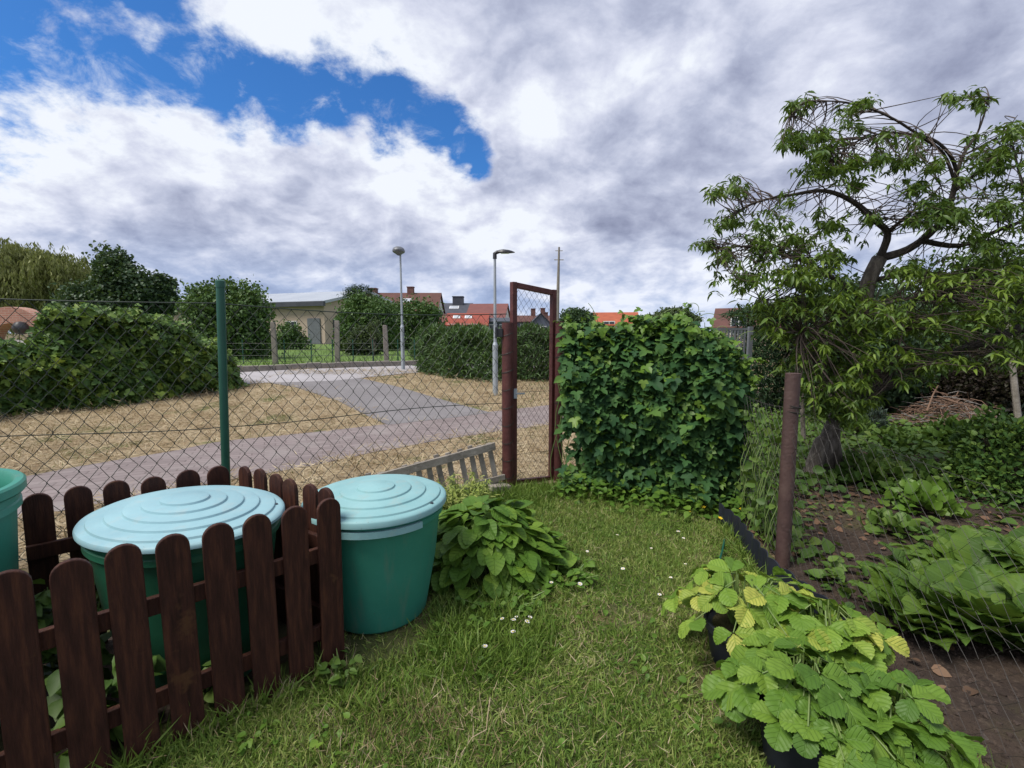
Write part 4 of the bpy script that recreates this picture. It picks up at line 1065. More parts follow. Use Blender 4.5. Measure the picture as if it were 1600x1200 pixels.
def flower_mesh(mat_c, mat_p, r, npet, hgt):
    m = MB(); m.tube([(0, 0, 0), (.004, 0, hgt)], .0016, 4)
    k0 = len(m.f)
    for i in range(npet):
        a = 2 * math.pi * i / npet; w = math.pi / npet * .8
        m.add([(.004 + .15 * r * math.cos(a), .15 * r * math.sin(a), hgt), (.004 + r * .8 * math.cos(a - w), r * .8 * math.sin(a - w), hgt + .12 * r), (.004 + r * math.cos(a), r * math.sin(a), hgt + .1 * r), (.004 + r * .8 * math.cos(a + w), r * .8 * math.sin(a + w), hgt + .12 * r)], [(0, 1, 2, 3)])
    k1 = len(m.f)
    m.add([(.004 + .33 * r * math.cos(a), .33 * r * math.sin(a), hgt + .12 * r) for a in np.linspace(0, 2 * math.pi, 9)[:-1]] + [(.004, 0, hgt + .30 * r)], [(i, (i + 1) % 8, 8) for i in range(8)])
    me = m.mesh('flower'); me.materials.append(M_stem); me.materials.append(mat_p); me.materials.append(mat_c)
    for i, f in enumerate(me.polygons): f.material_index = 0 if i < k0 else (1 if i < k1 else 2)
    return me


ye = flower_mesh(M_yel, M_yel, .019, 5, .10)
proto = None
for (u, v, where) in [(1104, 790, ''), (1087, 783, ''), (1152, 792, ''), (1075, 800, ''), (1120, 806, '')]:
    p = atz(u, v, .12); o = link('yellow_flower', ye, None, None, (p.x, p.y, .02)); o.rotation_euler = (-.35, random.uniform(-.2, .2), random.uniform(0, 6))
    tag(o, 'small bright yellow flower under the hop fence', 'flower', 'yellow flowers under the hops')

# ---------------------------------------------------------------- right-hand garden: fence post, netting, edging
PB = Vector((1.861, 3.109, 0))
t = empty('garden_fence', PB, 'low chain-link fence on a rusty round post beside the vegetable plot', 'fence')
m = MB(); m.tube([(0, 0, -.1), (.0, 0, 1.335)], .046, 24); p = m.build('post', M_rust, t, smooth=True)
p.rotation_euler = (0, R(-.4), 0)
m = MB()
for z0_, tw in ((1.105, 1), (1.075, 2), (1.12, 3)):
    m.tube([(math.cos(a) * .0495, math.sin(a) * .0495, z0_ + .008 * math.sin(a * 1.5 + tw)) for a in np.linspace(0, 6.4, 22)], .0035, 5)
m.build('wire_tie', M_galv, t)
PA = Vector((1.60, .55, 0)); PC = Vector((2.04, 4.34, 0))
d1 = PA - PB; L1 = d1.length; d1 = d1 / L1
d2 = PC - PB; L2 = d2.length; d2 = d2 / L2
m = MB(); chain(m, lambda s, z: tuple(d1 * s + Vector((.012 * math.sin(z * 6 + s * 3), 0, z * (1.09 - .05 * math.sin(s / L1 * 3.1)) + .02))), L1, 0, 1.0, .10, .095, .0009, .006); m.build('netting', M_galv, t)
m = MB(); chain(m, lambda s, z: tuple(d2 * s + Vector((.01 * math.sin(z * 6), 0, z * (1.09 - .04 * math.sin(s / L2 * 3.1)) + .02))), L2, 0, 1.0, .085, .085, .0015, .004); m.build('netting', M_galv, t)
m = MB()
for z in (1.10, .55, .03):
    m.tube([tuple(d1 * s + Vector((0, 0, z - .05 * math.sin(s / L1 * 3.1) * (z > 1)))) for s in np.linspace(0, L1, 14)], .0012, 5)
    m.tube([tuple(d2 * s + Vector((0, 0, z - .04 * math.sin(s / L2 * 3.1) * (z > 1)))) for s in np.linspace(0, L2, 10)], .003, 5)
m.build('tension_wire', M_galv, t)

E0, E1, E2 = gnd(1148, 838), gnd(1204, 915), Vector((1.72, 2.2, 0))
pts = []
ctrl = [Vector((E0.x - .02, E0.y + .25, 0)), E0, E1, E2]
m = MB(); n = 0; vs = []; fs = []
prev = None
for a, b in zip(ctrl[:-1], ctrl[1:]):
    kk = max(2, int((b - a).length / .02)); dv = (b - a).normalized(); nv = Vector((-dv.y, dv.x, 0))
    for i in range(kk):
        p = a + (b - a) * (i / kk) + nv * (.010 * math.sin(n * .9)); zt_ = .17 + .008 * math.sin(n * .9 + 1.5)
        vs += [(p.x - .004, p.y, -.02), (p.x - .004, p.y, zt_), (p.x + .004, p.y, zt_), (p.x + .004, p.y, -.02)]
        if n: 
            for q in range(4): fs.append(((n - 1) * 4 + q, (n - 1) * 4 + (q + 1) % 4, n * 4 + (q + 1) % 4, n * 4 + q))
        n += 1
tag(m.add(vs, fs).build('lawn_edging', M_black, None, smooth=True), 'black corrugated plastic edging strip between lawn and garden fence', 'edging')

# climbing greenery on the stretch of netting behind the post
N = 520
s = rng.uniform(.15, L2, N); z = rng.uniform(.03, 1.0, N) ** 1.15 * .95
P = np.c_[PB.x + d2.x * s + rng.normal(.05, .07, N), PB.y + d2.y * s + rng.normal(0, .05, N), z]
t = empty('climbing_weed', (1.98, 3.8, 0), 'thin climbing weeds in the netting between rusty post and hops', 'plant')
o = scatter('leaves', L_weed, [(OVATE, P, rdir(N) + [0, 0, -.4], rdir(N) + [-.5, -.5, .6], rng.uniform(.035, .085, N))], t); o.matrix_parent_inverse = Matrix.Translation(-t.location)
m = MB()
for i in range(26):
    s0 = random.uniform(.15, L2); m.tube([(PB.x + d2.x * s0 - t.location.x + .05 * math.sin(k + i), PB.y + d2.y * s0 - t.location.y, k * .13) for k in range(7)], .003, 4)
m.build('stems', M_stem, t)

# shrubs beside the round barrel
p = Vector((at(712, 760, 3.7).x, 3.7, 0))
weed_plant('variegated_shrub', 'small yellow-green variegated shrub between the round barrel and slatted panel', p, .43, .31, 3000, .06, L_var, LANCE, 75, 'shrub')
N = 560
cx, cy = -.18, 3.12
a = rng.uniform(0, 6.28, N); rr = np.sqrt(rng.uniform(0, 1, N)); ph = rng.uniform(.1, 1, N)
X = cx + np.cos(a) * rr * .50; Y_ = cy + np.sin(a) * rr * .42
Z = .42 * (1 - rr ** 2.2) * (.55 + .45 * ph) + .03
t = empty('hydrangea', (cx, cy, 0), 'broad-leaved green bed plant on the lawn right of the round barrel', 'plant')
parts = []
big = rng.uniform(0, 1, N) < .65
ax = np.c_[np.cos(a), np.sin(a), rng.uniform(-.5, .2, N)] + rdir(N) * .5; nr = np.c_[np.cos(a) * .4, np.sin(a) * .4, np.ones(N)] + rdir(N) * .3
BROAD = fan_tpl([(0, 0), (.18, .03), (.33, .18), (.40, .42), (.36, .62), (.24, .84), (.10, .96), (0, 1.0)], (0, .45), .22, .28, .02)
P = np.c_[X, Y_, Z]
o = scatter('leaves', L_patch, [(BROAD, P[big], ax[big], nr[big], rng.uniform(.10, .165, big.sum())), (OVATE, P[~big], ax[~big], nr[~big], rng.uniform(.05, .09, (~big).sum()))], t, uv=True); o.matrix_parent_inverse = Matrix.Translation(-t.location)
m = MB()
for i in range(60):
    q = P[random.randrange(N)]; m.tube([((q[0] - cx) * .4, (q[1] - cy) * .4, 0), ((q[0] - cx) * .7, (q[1] - cy) * .7, q[2] * .7), (q[0] - cx, q[1] - cy, q[2])], .003, 4)
m.build('stems', M_stem, t)
weed_plant('clover_patch', 'low clover-like plant spreading into the lawn beside the bed plant', (.28, 2.95, 0), .10, .30, 190, .055, L_patch, OVATE, 22, 'plant')
weed_plant('clover_patch', 'low small-leaved plant at the front edge of the broad-leaved bed', (-.08, 2.62, 0), .09, .28, 170, .05, L_patch, OVATE, 20, 'plant')

# ---------------------------------------------------------------- potted strawberries
def leaflet(fold=.34, curl=.20, wob=.012):
    """one strawberry leaflet: 7 x 9 grid, toothed edge, creased along the veins"""
    pts, tris = [], []; ny, nx = 17, 9
    for j in range(ny):
        v = j / (ny - 1); half = float(np.interp(v, [0, .08, .2, .35, .5, .65, .78, .88, .96, 1], [.02, .10, .25, .37, .43, .44, .40, .31, .18, .07]))
        for i in range(nx):
            u = (i / (nx - 1)) * 2 - 1; x = u * half; ed = abs(u) > .99
            e = (1.07 if j % 2 else .95) if ed and v > .2 else 1
            y = v + (.02 if ed and j % 2 else 0) - .02 * (1 - abs(u)) * (v > .9)
            z = fold * abs(x) * (1 - .35 * abs(u)) - curl * v * v + wob * math.cos(u * 7 + j * 1.6) * abs(u) + wob * .8 * math.sin(j * 1.1 + u * 3)
            pts.append((x * e, y, z))
    for j in range(ny - 1):
        for i in range(nx - 1):
            k = j * nx + i; tris += [(k, k + 1, k + nx + 1), (k, k + nx + 1, k + nx)]
    return Tpl(pts, tris)


LEAF3 = [leaflet(.30, .22, .014), leaflet(.62, .12, .018), leaflet(.95, .30, .02), leaflet(.12, .42, .022)]


def strawberry(label, p, pot_r, pot_h, leaves, mat, size, lean=(0, 0), group='strawberry plants in black pots', reach=.34, hgt=.42, fruit=False, seed=0):
    rs_ = random.Random(seed)
    t = empty('strawberry_plant', p, label, 'strawberry plant', group)
    m = MB(); m.lathe([(.001, .0), (pot_r * .78, .0), (pot_r * .80, .01), (pot_r * .95, pot_h - .04), (pot_r * 1.03, pot_h - .038), (pot_r * 1.05, pot_h), (pot_r * .98, pot_h + .002), (pot_r * .93, pot_h - .03), (.001, pot_h - .035)], 40)
    pot = m.build('pot', M_black, t, smooth=True)
    m = MB(); m.lathe([(pot_r * .92, 0), (pot_r * .5, .012), (.001, .018)], 20); s_ = m.build('potting_soil', M_soil, t); s_.location = (0, 0, pot_h - .034)
    st = MB(); P, A_, N_, S_ = [], [], [], []
    for i in range(leaves):
        a = i * 2.399 + rs_.uniform(-.3, .3); f = math.sqrt((i + .6) / leaves); r = reach * f * rs_.uniform(.85, 1.1)
        h = pot_h + (hgt - .0) * (1 - .62 * f ** 2) * rs_.uniform(.55, 1.15)
        e = Vector((math.cos(a) * r + lean[0] * f, math.sin(a) * r + lean[1] * f, max(h, .06)))
        b = Vector((math.cos(a) * pot_r * .25, math.sin(a) * pot_r * .25, pot_h - .03))
        mid = b * .35 + e * .65 + Vector((0, 0, .10)) - Vector((math.cos(a), math.sin(a), 0)) * r * .22
        st.tube([b, b * .4 + mid * .6 + Vector((0, 0, .02)), mid, e], [.0045, .004, .0032, .0026], 6)
        out = Vector((math.cos(a), math.sin(a), 0)); up = Vector((0, 0, 1)); tilt = .15 + .75 * f
        n0 = (up + out * tilt * .6 + Vector((rs_.gauss(0, .3), rs_.gauss(0, .3), 0))).normalized()
        d0 = (out + Vector((0, 0, -tilt * .55)) + Vector((rs_.gauss(0, .2), rs_.gauss(0, .2), 0))); d0 = (d0 - n0 * d0.dot(n0)).normalized(); sd = d0.cross(n0)
        sz = size * rs_.uniform(.72, 1.12)
        for q, g in ((0, 1.0), (1, .94), (-1, .94)):
            dd = (d0 * math.cos(q * 1.35) + sd * math.sin(q * 1.35)); nn = (n0 + dd * (.10 + .25 * rs_.random()) + sd * rs_.gauss(0, .12)).normalized()
            P.append(e + dd * .006); A_.append(dd); N_.append(nn); S_.append(sz * g)
    st.build('petioles', M_stem, t, smooth=True)
    P, A_, N_, S_ = map(np.array, (P, A_, N_, S_)); kk_ = rng.integers(0, 4, len(P))
    scatter('leaves', mat, [(LEAF3[q], P[kk_ == q], A_[kk_ == q], N_[kk_ == q], S_[kk_ == q]) for q in range(4)], t, uv=True)
    if fruit:
        m = MB(); m.lathe([(.001, -.022), (.008, -.018), (.014, -.006), (.015, .004), (.010, .012), (.001, .014)], 14); o = m.build('berry', M_berry, t, smooth=True); o.location = fruit
    return t


M_berry = pm('strawberry_red', [(.3, (.42, .02, .012)), (.7, (.55, .04, .02))], 60, .35, .2, 120)
strawberry('strawberry plant with yellowing leaves in a black pot nearest the lawn', (1.12, 2.16, 0), .17, .21, 32, L_strawy, .108, (.06, .04), reach=.36, hgt=.20, fruit=(-.02, -.19, .25), seed=3)
strawberry('strawberry plant with pale striped leaves in a pot against the garden fence', (1.40, 2.00, 0), .16, .21, 28, L_strawy, .106, (-.04, .02), reach=.26, hgt=.17, seed=9)
strawberry('large fresh green strawberry plant closest to the viewer', (1.07, 1.60, 0), .15, .22, 46, L_straw, .106, (.04, -.02), reach=.28, hgt=.18, seed=5)
strawberry('green strawberry plant spreading over the soil at the fence foot', (1.32, 1.53, 0), .10, .18, 20, L_straw, .10, (.0, 0), reach=.19, hgt=.19, seed=14)
# thin hose by the edging
hs_ = [gnd(1132, 848), gnd(1128, 872), gnd(1118, 905), gnd(1102, 930), gnd(1098, 960)]
m = MB(); m.tube([(q.x, q.y, .03 + .02 * math.sin(i * 1.3)) for i, q in enumerate(hs_)], .007, 8); tag(m.build('garden_hose', M_gpost, None, smooth=True), 'thin green garden hose lying in the grass beside the edging', 'hose')

# ---------------------------------------------------------------- broad-leaved vegetables behind the garden fence
def big_leaf():
    pts, tris = [], []; ny, nx = 12, 7
    for j in range(ny):
        v = j / (ny - 1); half = [.012, .012, .07, .14, .185, .21, .215, .205, .18, .14, .085, .02][j]
        for i in range(nx):
            u = (i / (nx - 1)) * 2 - 1
            pts.append((u * half, v, .45 * abs(u) * half + .05 * math.sin(j * 1.7 + u * 2) * abs(u) ** 1.5 - .34 * v ** 2.4))
    for j in range(ny - 1):
        for i in range(nx - 1):
            k = j * nx + i; tris += [(k, k + 1, k + nx + 1), (k, k + nx + 1, k + nx)]
    return Tpl(pts, tris)


BIG = big_leaf()


def broad_plant(label, p, n, size, spread=.12, group='broad-leaved plants in the vegetable plot', up=1.0):
    t = empty('horseradish', p, label, 'vegetable plant', group)
    a = rng.uniform(0, 6.28, n); tilt = rng.uniform(.25, 1.15, n)
    ax = np.c_[np.cos(a) * tilt, np.sin(a) * tilt, up * rng.uniform(.5, 1.2, n)]; P = np.c_[np.cos(a) * spread * rng.uniform(0, 1, n), np.sin(a) * spread * rng.uniform(0, 1, n), np.zeros(n)]
    nr = np.c_[-np.cos(a), -np.sin(a), np.full(n, .9)] + rdir(n) * .25
    scatter('leaves', L_big, [(BIG, P, ax, nr, size * rng.uniform(.55, 1.1, n), rng.uniform(1.25, 1.9, n))], t, uv=True); return t


for (u, v, n, sz, lb) in [(1438, 985, 34, .28, 'horseradish clump at the left end of the row, leaves lying towards the soil'), (1500, 985, 40, .38, 'tall horseradish clump in the middle of the row'), (1570, 1005, 40, .38, 'horseradish clump at the right edge of the picture'), (1640, 1010, 34, .34, 'horseradish clump mostly beyond the right edge'),
                          (1530, 915, 36, .35, 'horseradish clump in the second row, behind the tall one'), (1610, 900, 36, .40, 'dark horseradish clump at the far end of the second row'), (1440, 915, 20, .26, 'small horseradish clump behind the left end of the row')]:
    q = gnd(u, v); broad_plant(lb, (q.x, q.y, 0), n, sz)

# ---------------------------------------------------------------- the leaning peach tree
YT = 5.4
pb = gnd(1288, 742)
t = empty('peach_tree', (pb.x, pb.y, float(zg(pb.x, pb.y))), 'old leaning peach tree with a gnarled stump and long drooping leaves', 'tree')
TI = Matrix.Translation(-t.location)


def limb(mb, px, Y0, Y1, r0, r1, n=8):
    k = len(px); pts = [at(u, v, Y0 + (Y1 - Y0) * i / (k - 1)) for i, (u, v) in enumerate(px)]
    # smooth (Catmull-Rom)
    q = []
    for i in range(k - 1):
        a, b, c, d = pts[max(i - 1, 0)], pts[i], pts[i + 1], pts[min(i + 2, k - 1)]
        for f in (0, .25, .5, .75):
            q.append(.5 * ((2 * b) + (c - a) * f + (2 * a - 5 * b + 4 * c - d) * f * f + (3 * b - a - 3 * c + d) * f ** 3))
    q.append(pts[-1]); L = len(q)
    rs_ = [r0 + (r1 - r0) * (i / (L - 1)) ** .85 + random.uniform(-.04, .04) * r0 * .6 for i in range(L)]
    mb.tube(q, rs_, n); return q


segs = []
mt = MB()
segs += limb(mt, [(1292, 745), (1290, 715), (1296, 680), (1312, 640), (1328, 590), (1340, 530), (1350, 480), (1357, 440), (1374, 404)], pb.y, YT, .088, .072, 10)
mt.tube([at(1268, 745, pb.y - .02), at(1276, 715, pb.y - .03), at(1284, 690, pb.y - .02), at(1300, 672, pb.y)], [.105, .085, .075, .03], 10)
mt.tube([at(1312, 748, pb.y + .02), at(1306, 715, pb.y), at(1304, 690, pb.y), at(1309, 655, pb.y)], [.09, .07, .055, .03], 9)
o = mt.build('trunk', M_bark, t, smooth=True); o.matrix_parent_inverse = TI
LIMBS = [([(1374, 404), (1418, 390), (1462, 356), (1486, 312), (1494, 275), (1506, 240), (1528, 206), (1546, 152)], YT, 5.2, .050, .005),
         ([(1374, 404), (1387, 366), (1368, 345), (1340, 320), (1310, 304), (1280, 298), (1240, 304), (1200, 311), (1168, 321), (1146, 338)], YT, 4.9, .042, .005),
         ([(1496, 272), (1486, 245), (1464, 222), (1432, 208), (1400, 188), (1365, 172), (1322, 160), (1282, 158), (1256, 160), (1236, 180)], 5.25, 4.85, .020, .003),
         ([(1492, 285), (1474, 240), (1440, 216), (1402, 207), (1362, 212), (1330, 226), (1302, 252)], 5.25, 5.0, .018, .003),
         ([(1312, 656), (1346, 612), (1402, 598), (1452, 570), (1520, 540), (1575, 520), (1645, 488)], pb.y, 5.2, .062, .042),
         ([(1440, 376), (1500, 384), (1560, 360), (1625, 335)], YT, 5.1, .034, .014),
         ([(1490, 300), (1530, 270), (1580, 262), (1622, 250)], 5.3, 5.0, .022, .006),
         ([(1388, 362), (1420, 335), (1452, 310), (1470, 290)], YT, 5.6, .024, .006),
         ([(1350, 470), (1310, 440), (1260, 410), (1210, 395), (1160, 385), (1120, 390)], YT, 4.9, .034, .006),
         ([(1345, 500), (1290, 480), (1230, 470), (1190, 468)], YT, 5.1, .030, .006),
         ([(1357, 440), (1410, 430), (1470, 430), (1540, 440), (1610, 470)], YT, 5.0, .034, .010),
         ([(1250, 520), (1310, 500), (1380, 476), (1440, 462), (1484, 446)], 4.7, 5.0, .010, .016),
         ([(1430, 462), (1414, 496), (1408, 530), (1390, 582)], 4.9, 4.8, .012, .005),
         ([(1500, 245), (1540, 225), (1570, 205), (1590, 180)], 5.2, 5.1, .012, .003),
         ([(1560, 520), (1600, 450), (1620, 380), (1590, 260), (1578, 205)], 5.2, 5.2, .03, .006),
         ([(1328, 590), (1290, 560), (1262, 545)], YT, 5.0, .022, .006)]
lb_ = []
for (pxs, a, b, r0, r1) in LIMBS:
    m = MB(); q = limb(m, pxs, a, b, r0, r1, 7); segs += q; lb_.append(q)
    o = m.build('limb', M_limb, t, smooth=True); o.matrix_parent_inverse = TI
SG = np.array([tuple(q) for q in segs])
CL = [(1240, 166, 12, 14, .5), (1262, 158, 8, 6, .3), (1340, 162, 10, 8, .3), (1356, 158, 8, 8, .3), (1490, 152, 16, 6, .5), (1530, 156, 16, 12, .6), (1245, 213, 18, 10, .7), (1285, 212, 26, 14, 1), (1290, 235, 22, 14, 1), (1226, 222, 10, 8, .4), (1252, 225, 8, 8, .3), (1310, 260, 26, 14, 1.1), (1332, 250, 22, 12, .7), (1372, 246, 20, 12, .7), (1275, 268, 22, 10, .8), (1405, 255, 14, 10, .5),
      (1340, 288, 18, 8, .5), (1116, 300, 12, 7, .4), (1150, 296, 18, 16, .7), (1142, 346, 26, 14, 1), (1106, 380, 16, 7, .6), (1128, 402, 20, 16, .8), (1190, 380, 34, 18, 1.3), (1170, 432, 34, 16, 1.2), (1240, 372, 34, 22, 1.4), (1300, 352, 30, 16, 1.1), (1300, 402, 40, 22, 1.8), (1248, 432, 42, 24, 2.0), (1362, 338, 18, 12, .6), (1428, 292, 22, 16, .9),
      (1462, 258, 12, 12, .5), (1472, 330, 30, 18, 1.1), (1436, 346, 28, 14, .9), (1562, 240, 20, 22, 1.0), (1585, 206, 18, 14, .7), (1560, 318, 44, 26, 1.8), (1502, 340, 30, 18, 1.1), (1545, 380, 54, 26, 2.2), (1420, 420, 44, 18, 1.6), (1480, 438, 54, 22, 2.2), (1580, 440, 44, 44, 2.6), (1300, 470, 54, 26, 2.6), (1224, 478, 40, 18, 1.5),
      (1290, 542, 46, 32, 3.0), (1300, 598, 42, 28, 2.2), (1252, 560, 20, 16, .6), (1380, 500, 46, 22, 2.2), (1452, 500, 54, 24, 2.4), (1540, 490, 44, 28, 2.2), (1350, 560, 34, 22, 1.6), (1420, 556, 34, 16, 1.1), (1500, 560, 30, 14, .8), (1590, 545, 24, 22, 1.0), (1660, 300, 60, 80, 2.5), (1680, 460, 50, 60, 2.0), (1640, 400, 40, 60, 2), (1225, 520, 24, 14, .8), (1420, 590, 18, 10, .35), (1335, 510, 40, 28, 1.6), (1250, 600, 20, 20, .8), (1305, 622, 30, 18, 1.3), (1345, 598, 30, 18, 1.3), (1275, 640, 16, 14, .5), (1330, 632, 22, 14, .8), (1325, 648, 20, 10, .6), (1360, 625, 18, 12, .5)]
for q in lb_[:10] + lb_[13:15]:
    for _ in range(5):
        j = random.randrange(len(q) // 3, len(q)); e = q[j]; u_ = 800 + FPX * e.x / (e.y * math.cos(PITCH) - (e.z - H) * math.sin(PITCH)); v_ = 600 - FPX * (e.y * math.sin(PITCH) + (e.z - H) * math.cos(PITCH)) / (e.y * math.cos(PITCH) - (e.z - H) * math.sin(PITCH))
        CL.append((u_ + random.gauss(0, 12), v_ + random.uniform(4, 48), 16, 14, .22))
Lp_, Ap, Np, Sp = [], [], [], []
tw = MB()
for (u, v, ru, rv, wgt) in CL:
    K = max(2, int(wgt * (33 if v < 420 else 40)))
    for k in range(K):
        a = random.uniform(0, 6.28); rr = abs(random.gauss(0, .78))
        y = 5.2 + random.gauss(0, .32) - (.25 if v > 420 else 0)
        c = np.array(at(u + math.cos(a) * rr * ru, v + math.sin(a) * rr * rv, y))
        nl = random.randint(6, 10)
        if random.random() < .6:
            j = int(np.argmin(((SG - c) ** 2).sum(1) * (1 + .6 * rng.uniform(0, 1, len(SG))))); s0 = Vector(SG[j]); e = Vector(c); dd = e - s0
            if dd.length < 1.1:
                bw = Vector((random.gauss(0, .09), random.gauss(0, .09), random.gauss(.04, .08))) * dd.length
                tw.tube([s0 + dd * f + bw * (4 * f * (1 - f)) for f in (0, .2, .4, .6, .8, 1)], [.006, .005, .0043, .0036, .003, .002], 4, False)
        droop = random.uniform(.2, .7); sd = random.uniform(0, 6.28)
        for q in range(nl):
            th = sd + q * 2.4; ax = np.array([math.cos(th), math.sin(th), -droop + random.gauss(.05, .3)])
            Lp_.append(c + rng.normal(0, .018, 3)); Ap.append(ax); Np.append([random.gauss(0, .4), random.gauss(0, .4), 1]); Sp.append(random.uniform(.055, .112))
o = tw.build('twigs', M_twig, t); o.matrix_parent_inverse = TI
Lp_, Ap, Np, Sp = map(np.array, (Lp_, Ap, Np, Sp))
fresh = (Lp_[:, 2] < 2.3) & (np.repeat(rng.uniform(0, 1, len(Sp) // 6 + 1), 6)[:len(Sp)] < .42)      # part of the low leaves made paler: light on them painted as colour
for nm, mt_, f in (('leaves', L_peach, ~fresh), ('young_or_lit_leaves', L_peach_lit, fresh)):
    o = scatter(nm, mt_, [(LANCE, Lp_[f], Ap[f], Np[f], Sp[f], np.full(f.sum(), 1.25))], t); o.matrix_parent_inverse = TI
# slim stem just behind the rusty post
m = MB(); q = gnd(1256, 700); m.tube([q, at(1253, 620, q.y), at(1249, 545, q.y)], [.035, .03, .02], 7); tag(m.build('young_trunk', M_bark, None, smooth=True), 'slim straight young tree stem behind the rusty fence post', 'tree stem')

# ---------------------------------------------------------------- shrubs and things further back in the garden
cb = [g2(1160, 640), g2(1195, 648), g2(1262, 640)]
hedge_mass('conifer_hedge', 'tall dark clipped conifer hedge behind the hop fence end', L_conifer, cb, lambda s: 2.05 + .12 * math.sin(s * 7) + .3 * S(.2, .8, s), 1.3, 9000, .13, LANCE, droop=-.2, bump=.16, seed=2, up=.1)
def dome_shrub(name, label, cat, p, r, hgt, n, size, mat, tpl=OVATE, up=.6, group=None, inner=.5, droop=.1):
    t = empty(name, p, label, cat, group)
    d = rdir(n); d[:, 2] = np.abs(d[:, 2]); rad = rng.uniform(inner, 1.0, n) ** .5 * (1 + .12 * np.sin(d[:, 0] * 5 + d[:, 2] * 4) + .08 * np.sin(d[:, 1] * 9))
    P = d * rad[:, None] * np.array([r, r, hgt]); P[:, 2] += .03
    ax = d + rdir(n) * .7 + [0, 0, up - droop]; nr = d + rdir(n) * .5 + [0, 0, .4]
    scatter('foliage', mat, [(tpl, P, ax, nr, size * rng.uniform(.6, 1.2, n))], t)
    m = MB()
    for i in range(18):
        a = random.uniform(0, 6.28); m.tube([(0, 0, -.02), (math.cos(a) * r * .4, math.sin(a) * r * .4, hgt * .5), (math.cos(a) * r * .7, math.sin(a) * r * .7, hgt * .75)], [.012, .008, .003], 4)
    m.build('stems', M_twig, t); return t


q = gnd(1358, 676); dome_shrub('lavender_bush', 'rounded grey-green lavender bush beyond the peach stump', 'shrub', q, .27, .50, 1500, .085, L_lav, NEEDLE if False else LANCE, 1.2)
q = gnd(1585, 785); dome_shrub('currant_bush', 'dark green leafy bush at the right edge above the vegetables', 'shrub', (q.x + .15, q.y + .2, 0), .52, .78, 5200, .055, L_hedge, OVATE, .3)
q = gnd(1490, 700); dome_shrub('leafy_weed', 'tall light green leafy weed in front of the brush heap', 'plant', q, .34, .40, 420, .12, L_weed, OVATE, .5, inner=.1)
q = gnd(1405, 705); dome_shrub('leafy_weed', 'darker leafy weed left of the tall light green one', 'plant', q, .38, .26, 420, .11, L_weed, OVATE, .5, inner=.1)
q = gnd(1365, 755); dome_shrub('leafy_weed', 'dense weed clump in front of the peach stump', 'plant', q, .34, .24, 420, .10, L_weed, OVATE, .5, inner=.1)
q = gnd(1440, 800); dome_shrub('leafy_weed', 'pale yellow-green leafy plant in the middle of the bare plot', 'plant', q, .26, .20, 190, .11, L_hopt, OVATE, .5, inner=.1)
q = gnd(1395, 835); dome_shrub('leafy_weed', 'low sparse weed in the bare plot near the netting', 'plant', q, .2, .10, 90, .09, L_weed, OVATE, .5, inner=.1)
q = gnd(1500, 765); dome_shrub('leafy_weed', 'mid green weed clump left of the dark bush', 'plant', q, .36, .22, 380, .10, L_weed, OVATE, .5, inner=.1)
q = gnd(1575, 660); dome_shrub('leafy_weed', 'pale bluish leafy tuft right of the brush heap', 'plant', q, .5, .34, 420, .15, L_lav, LANCE, 1.0, inner=.1)
q = gnd(1335, 690); dome_shrub('leafy_weed', 'small grassy tuft at the left foot of the lavender bush', 'plant', (q.x, q.y, 0), .22, .26, 240, .12, L_weed, LANCE, 1.0, inner=.1)
# backdrop of bushes and trees behind the garden
GB = 'trees and bushes closing the back of the garden'
bg_tree('garden_tree', 'dense dark green tree behind the peach tree', 'tree', (1330, 640), 9.5, [(1310, 560, 60, 60), (1360, 520, 60, 70), (1300, 480, 40, 40), (1390, 590, 40, 40)], 4200, .20, L_dark, OVATE, GB, trunk_r=.08)
bg_tree('garden_tree', 'tall green tree at the back right of the garden', 'tree', (1500, 620), 10.5, [(1470, 500, 70, 60), (1550, 470, 80, 70), (1430, 540, 60, 50), (1600, 520, 70, 70)], 4800, .22, L_round, OVATE, GB, trunk_r=.1)
bg_tree('copper_bush', 'dark copper-brown bush behind the brush heap', 'shrub', (1545, 655), 9.2, [(1540, 585, 60, 50), (1590, 600, 50, 50), (1500, 600, 40, 40), (1640, 580, 60, 60)], 5200, .13, L_brown, OVATE, GB, trunk_r=.06)
bg_tree('garden_tree', 'broad shadowy tree filling the far right corner', 'tree', (1680, 640), 11, [(1680, 520, 90, 90), (1760, 560, 90, 80)], 3000, .25, L_dark, OVATE, GB, trunk_r=.1)
q = gnd(1398, 648)
t = empty('garden_shed', q, 'low dark garden shed with a pale roof edge under the trees', 'shed')
MB().box((.1, .5, .40), (.85, 1.0, .80)).build('wall', M_shed if 'M_shed' in globals() else M_black, t, bevel=.01)
MB().box((.1, .46, .835), (1.0, 1.2, .06)).build('roof', M_wood, t)
MB().box((.30, -.02, .34), (.36, .03, .66)).build('door', M_lampd, t)
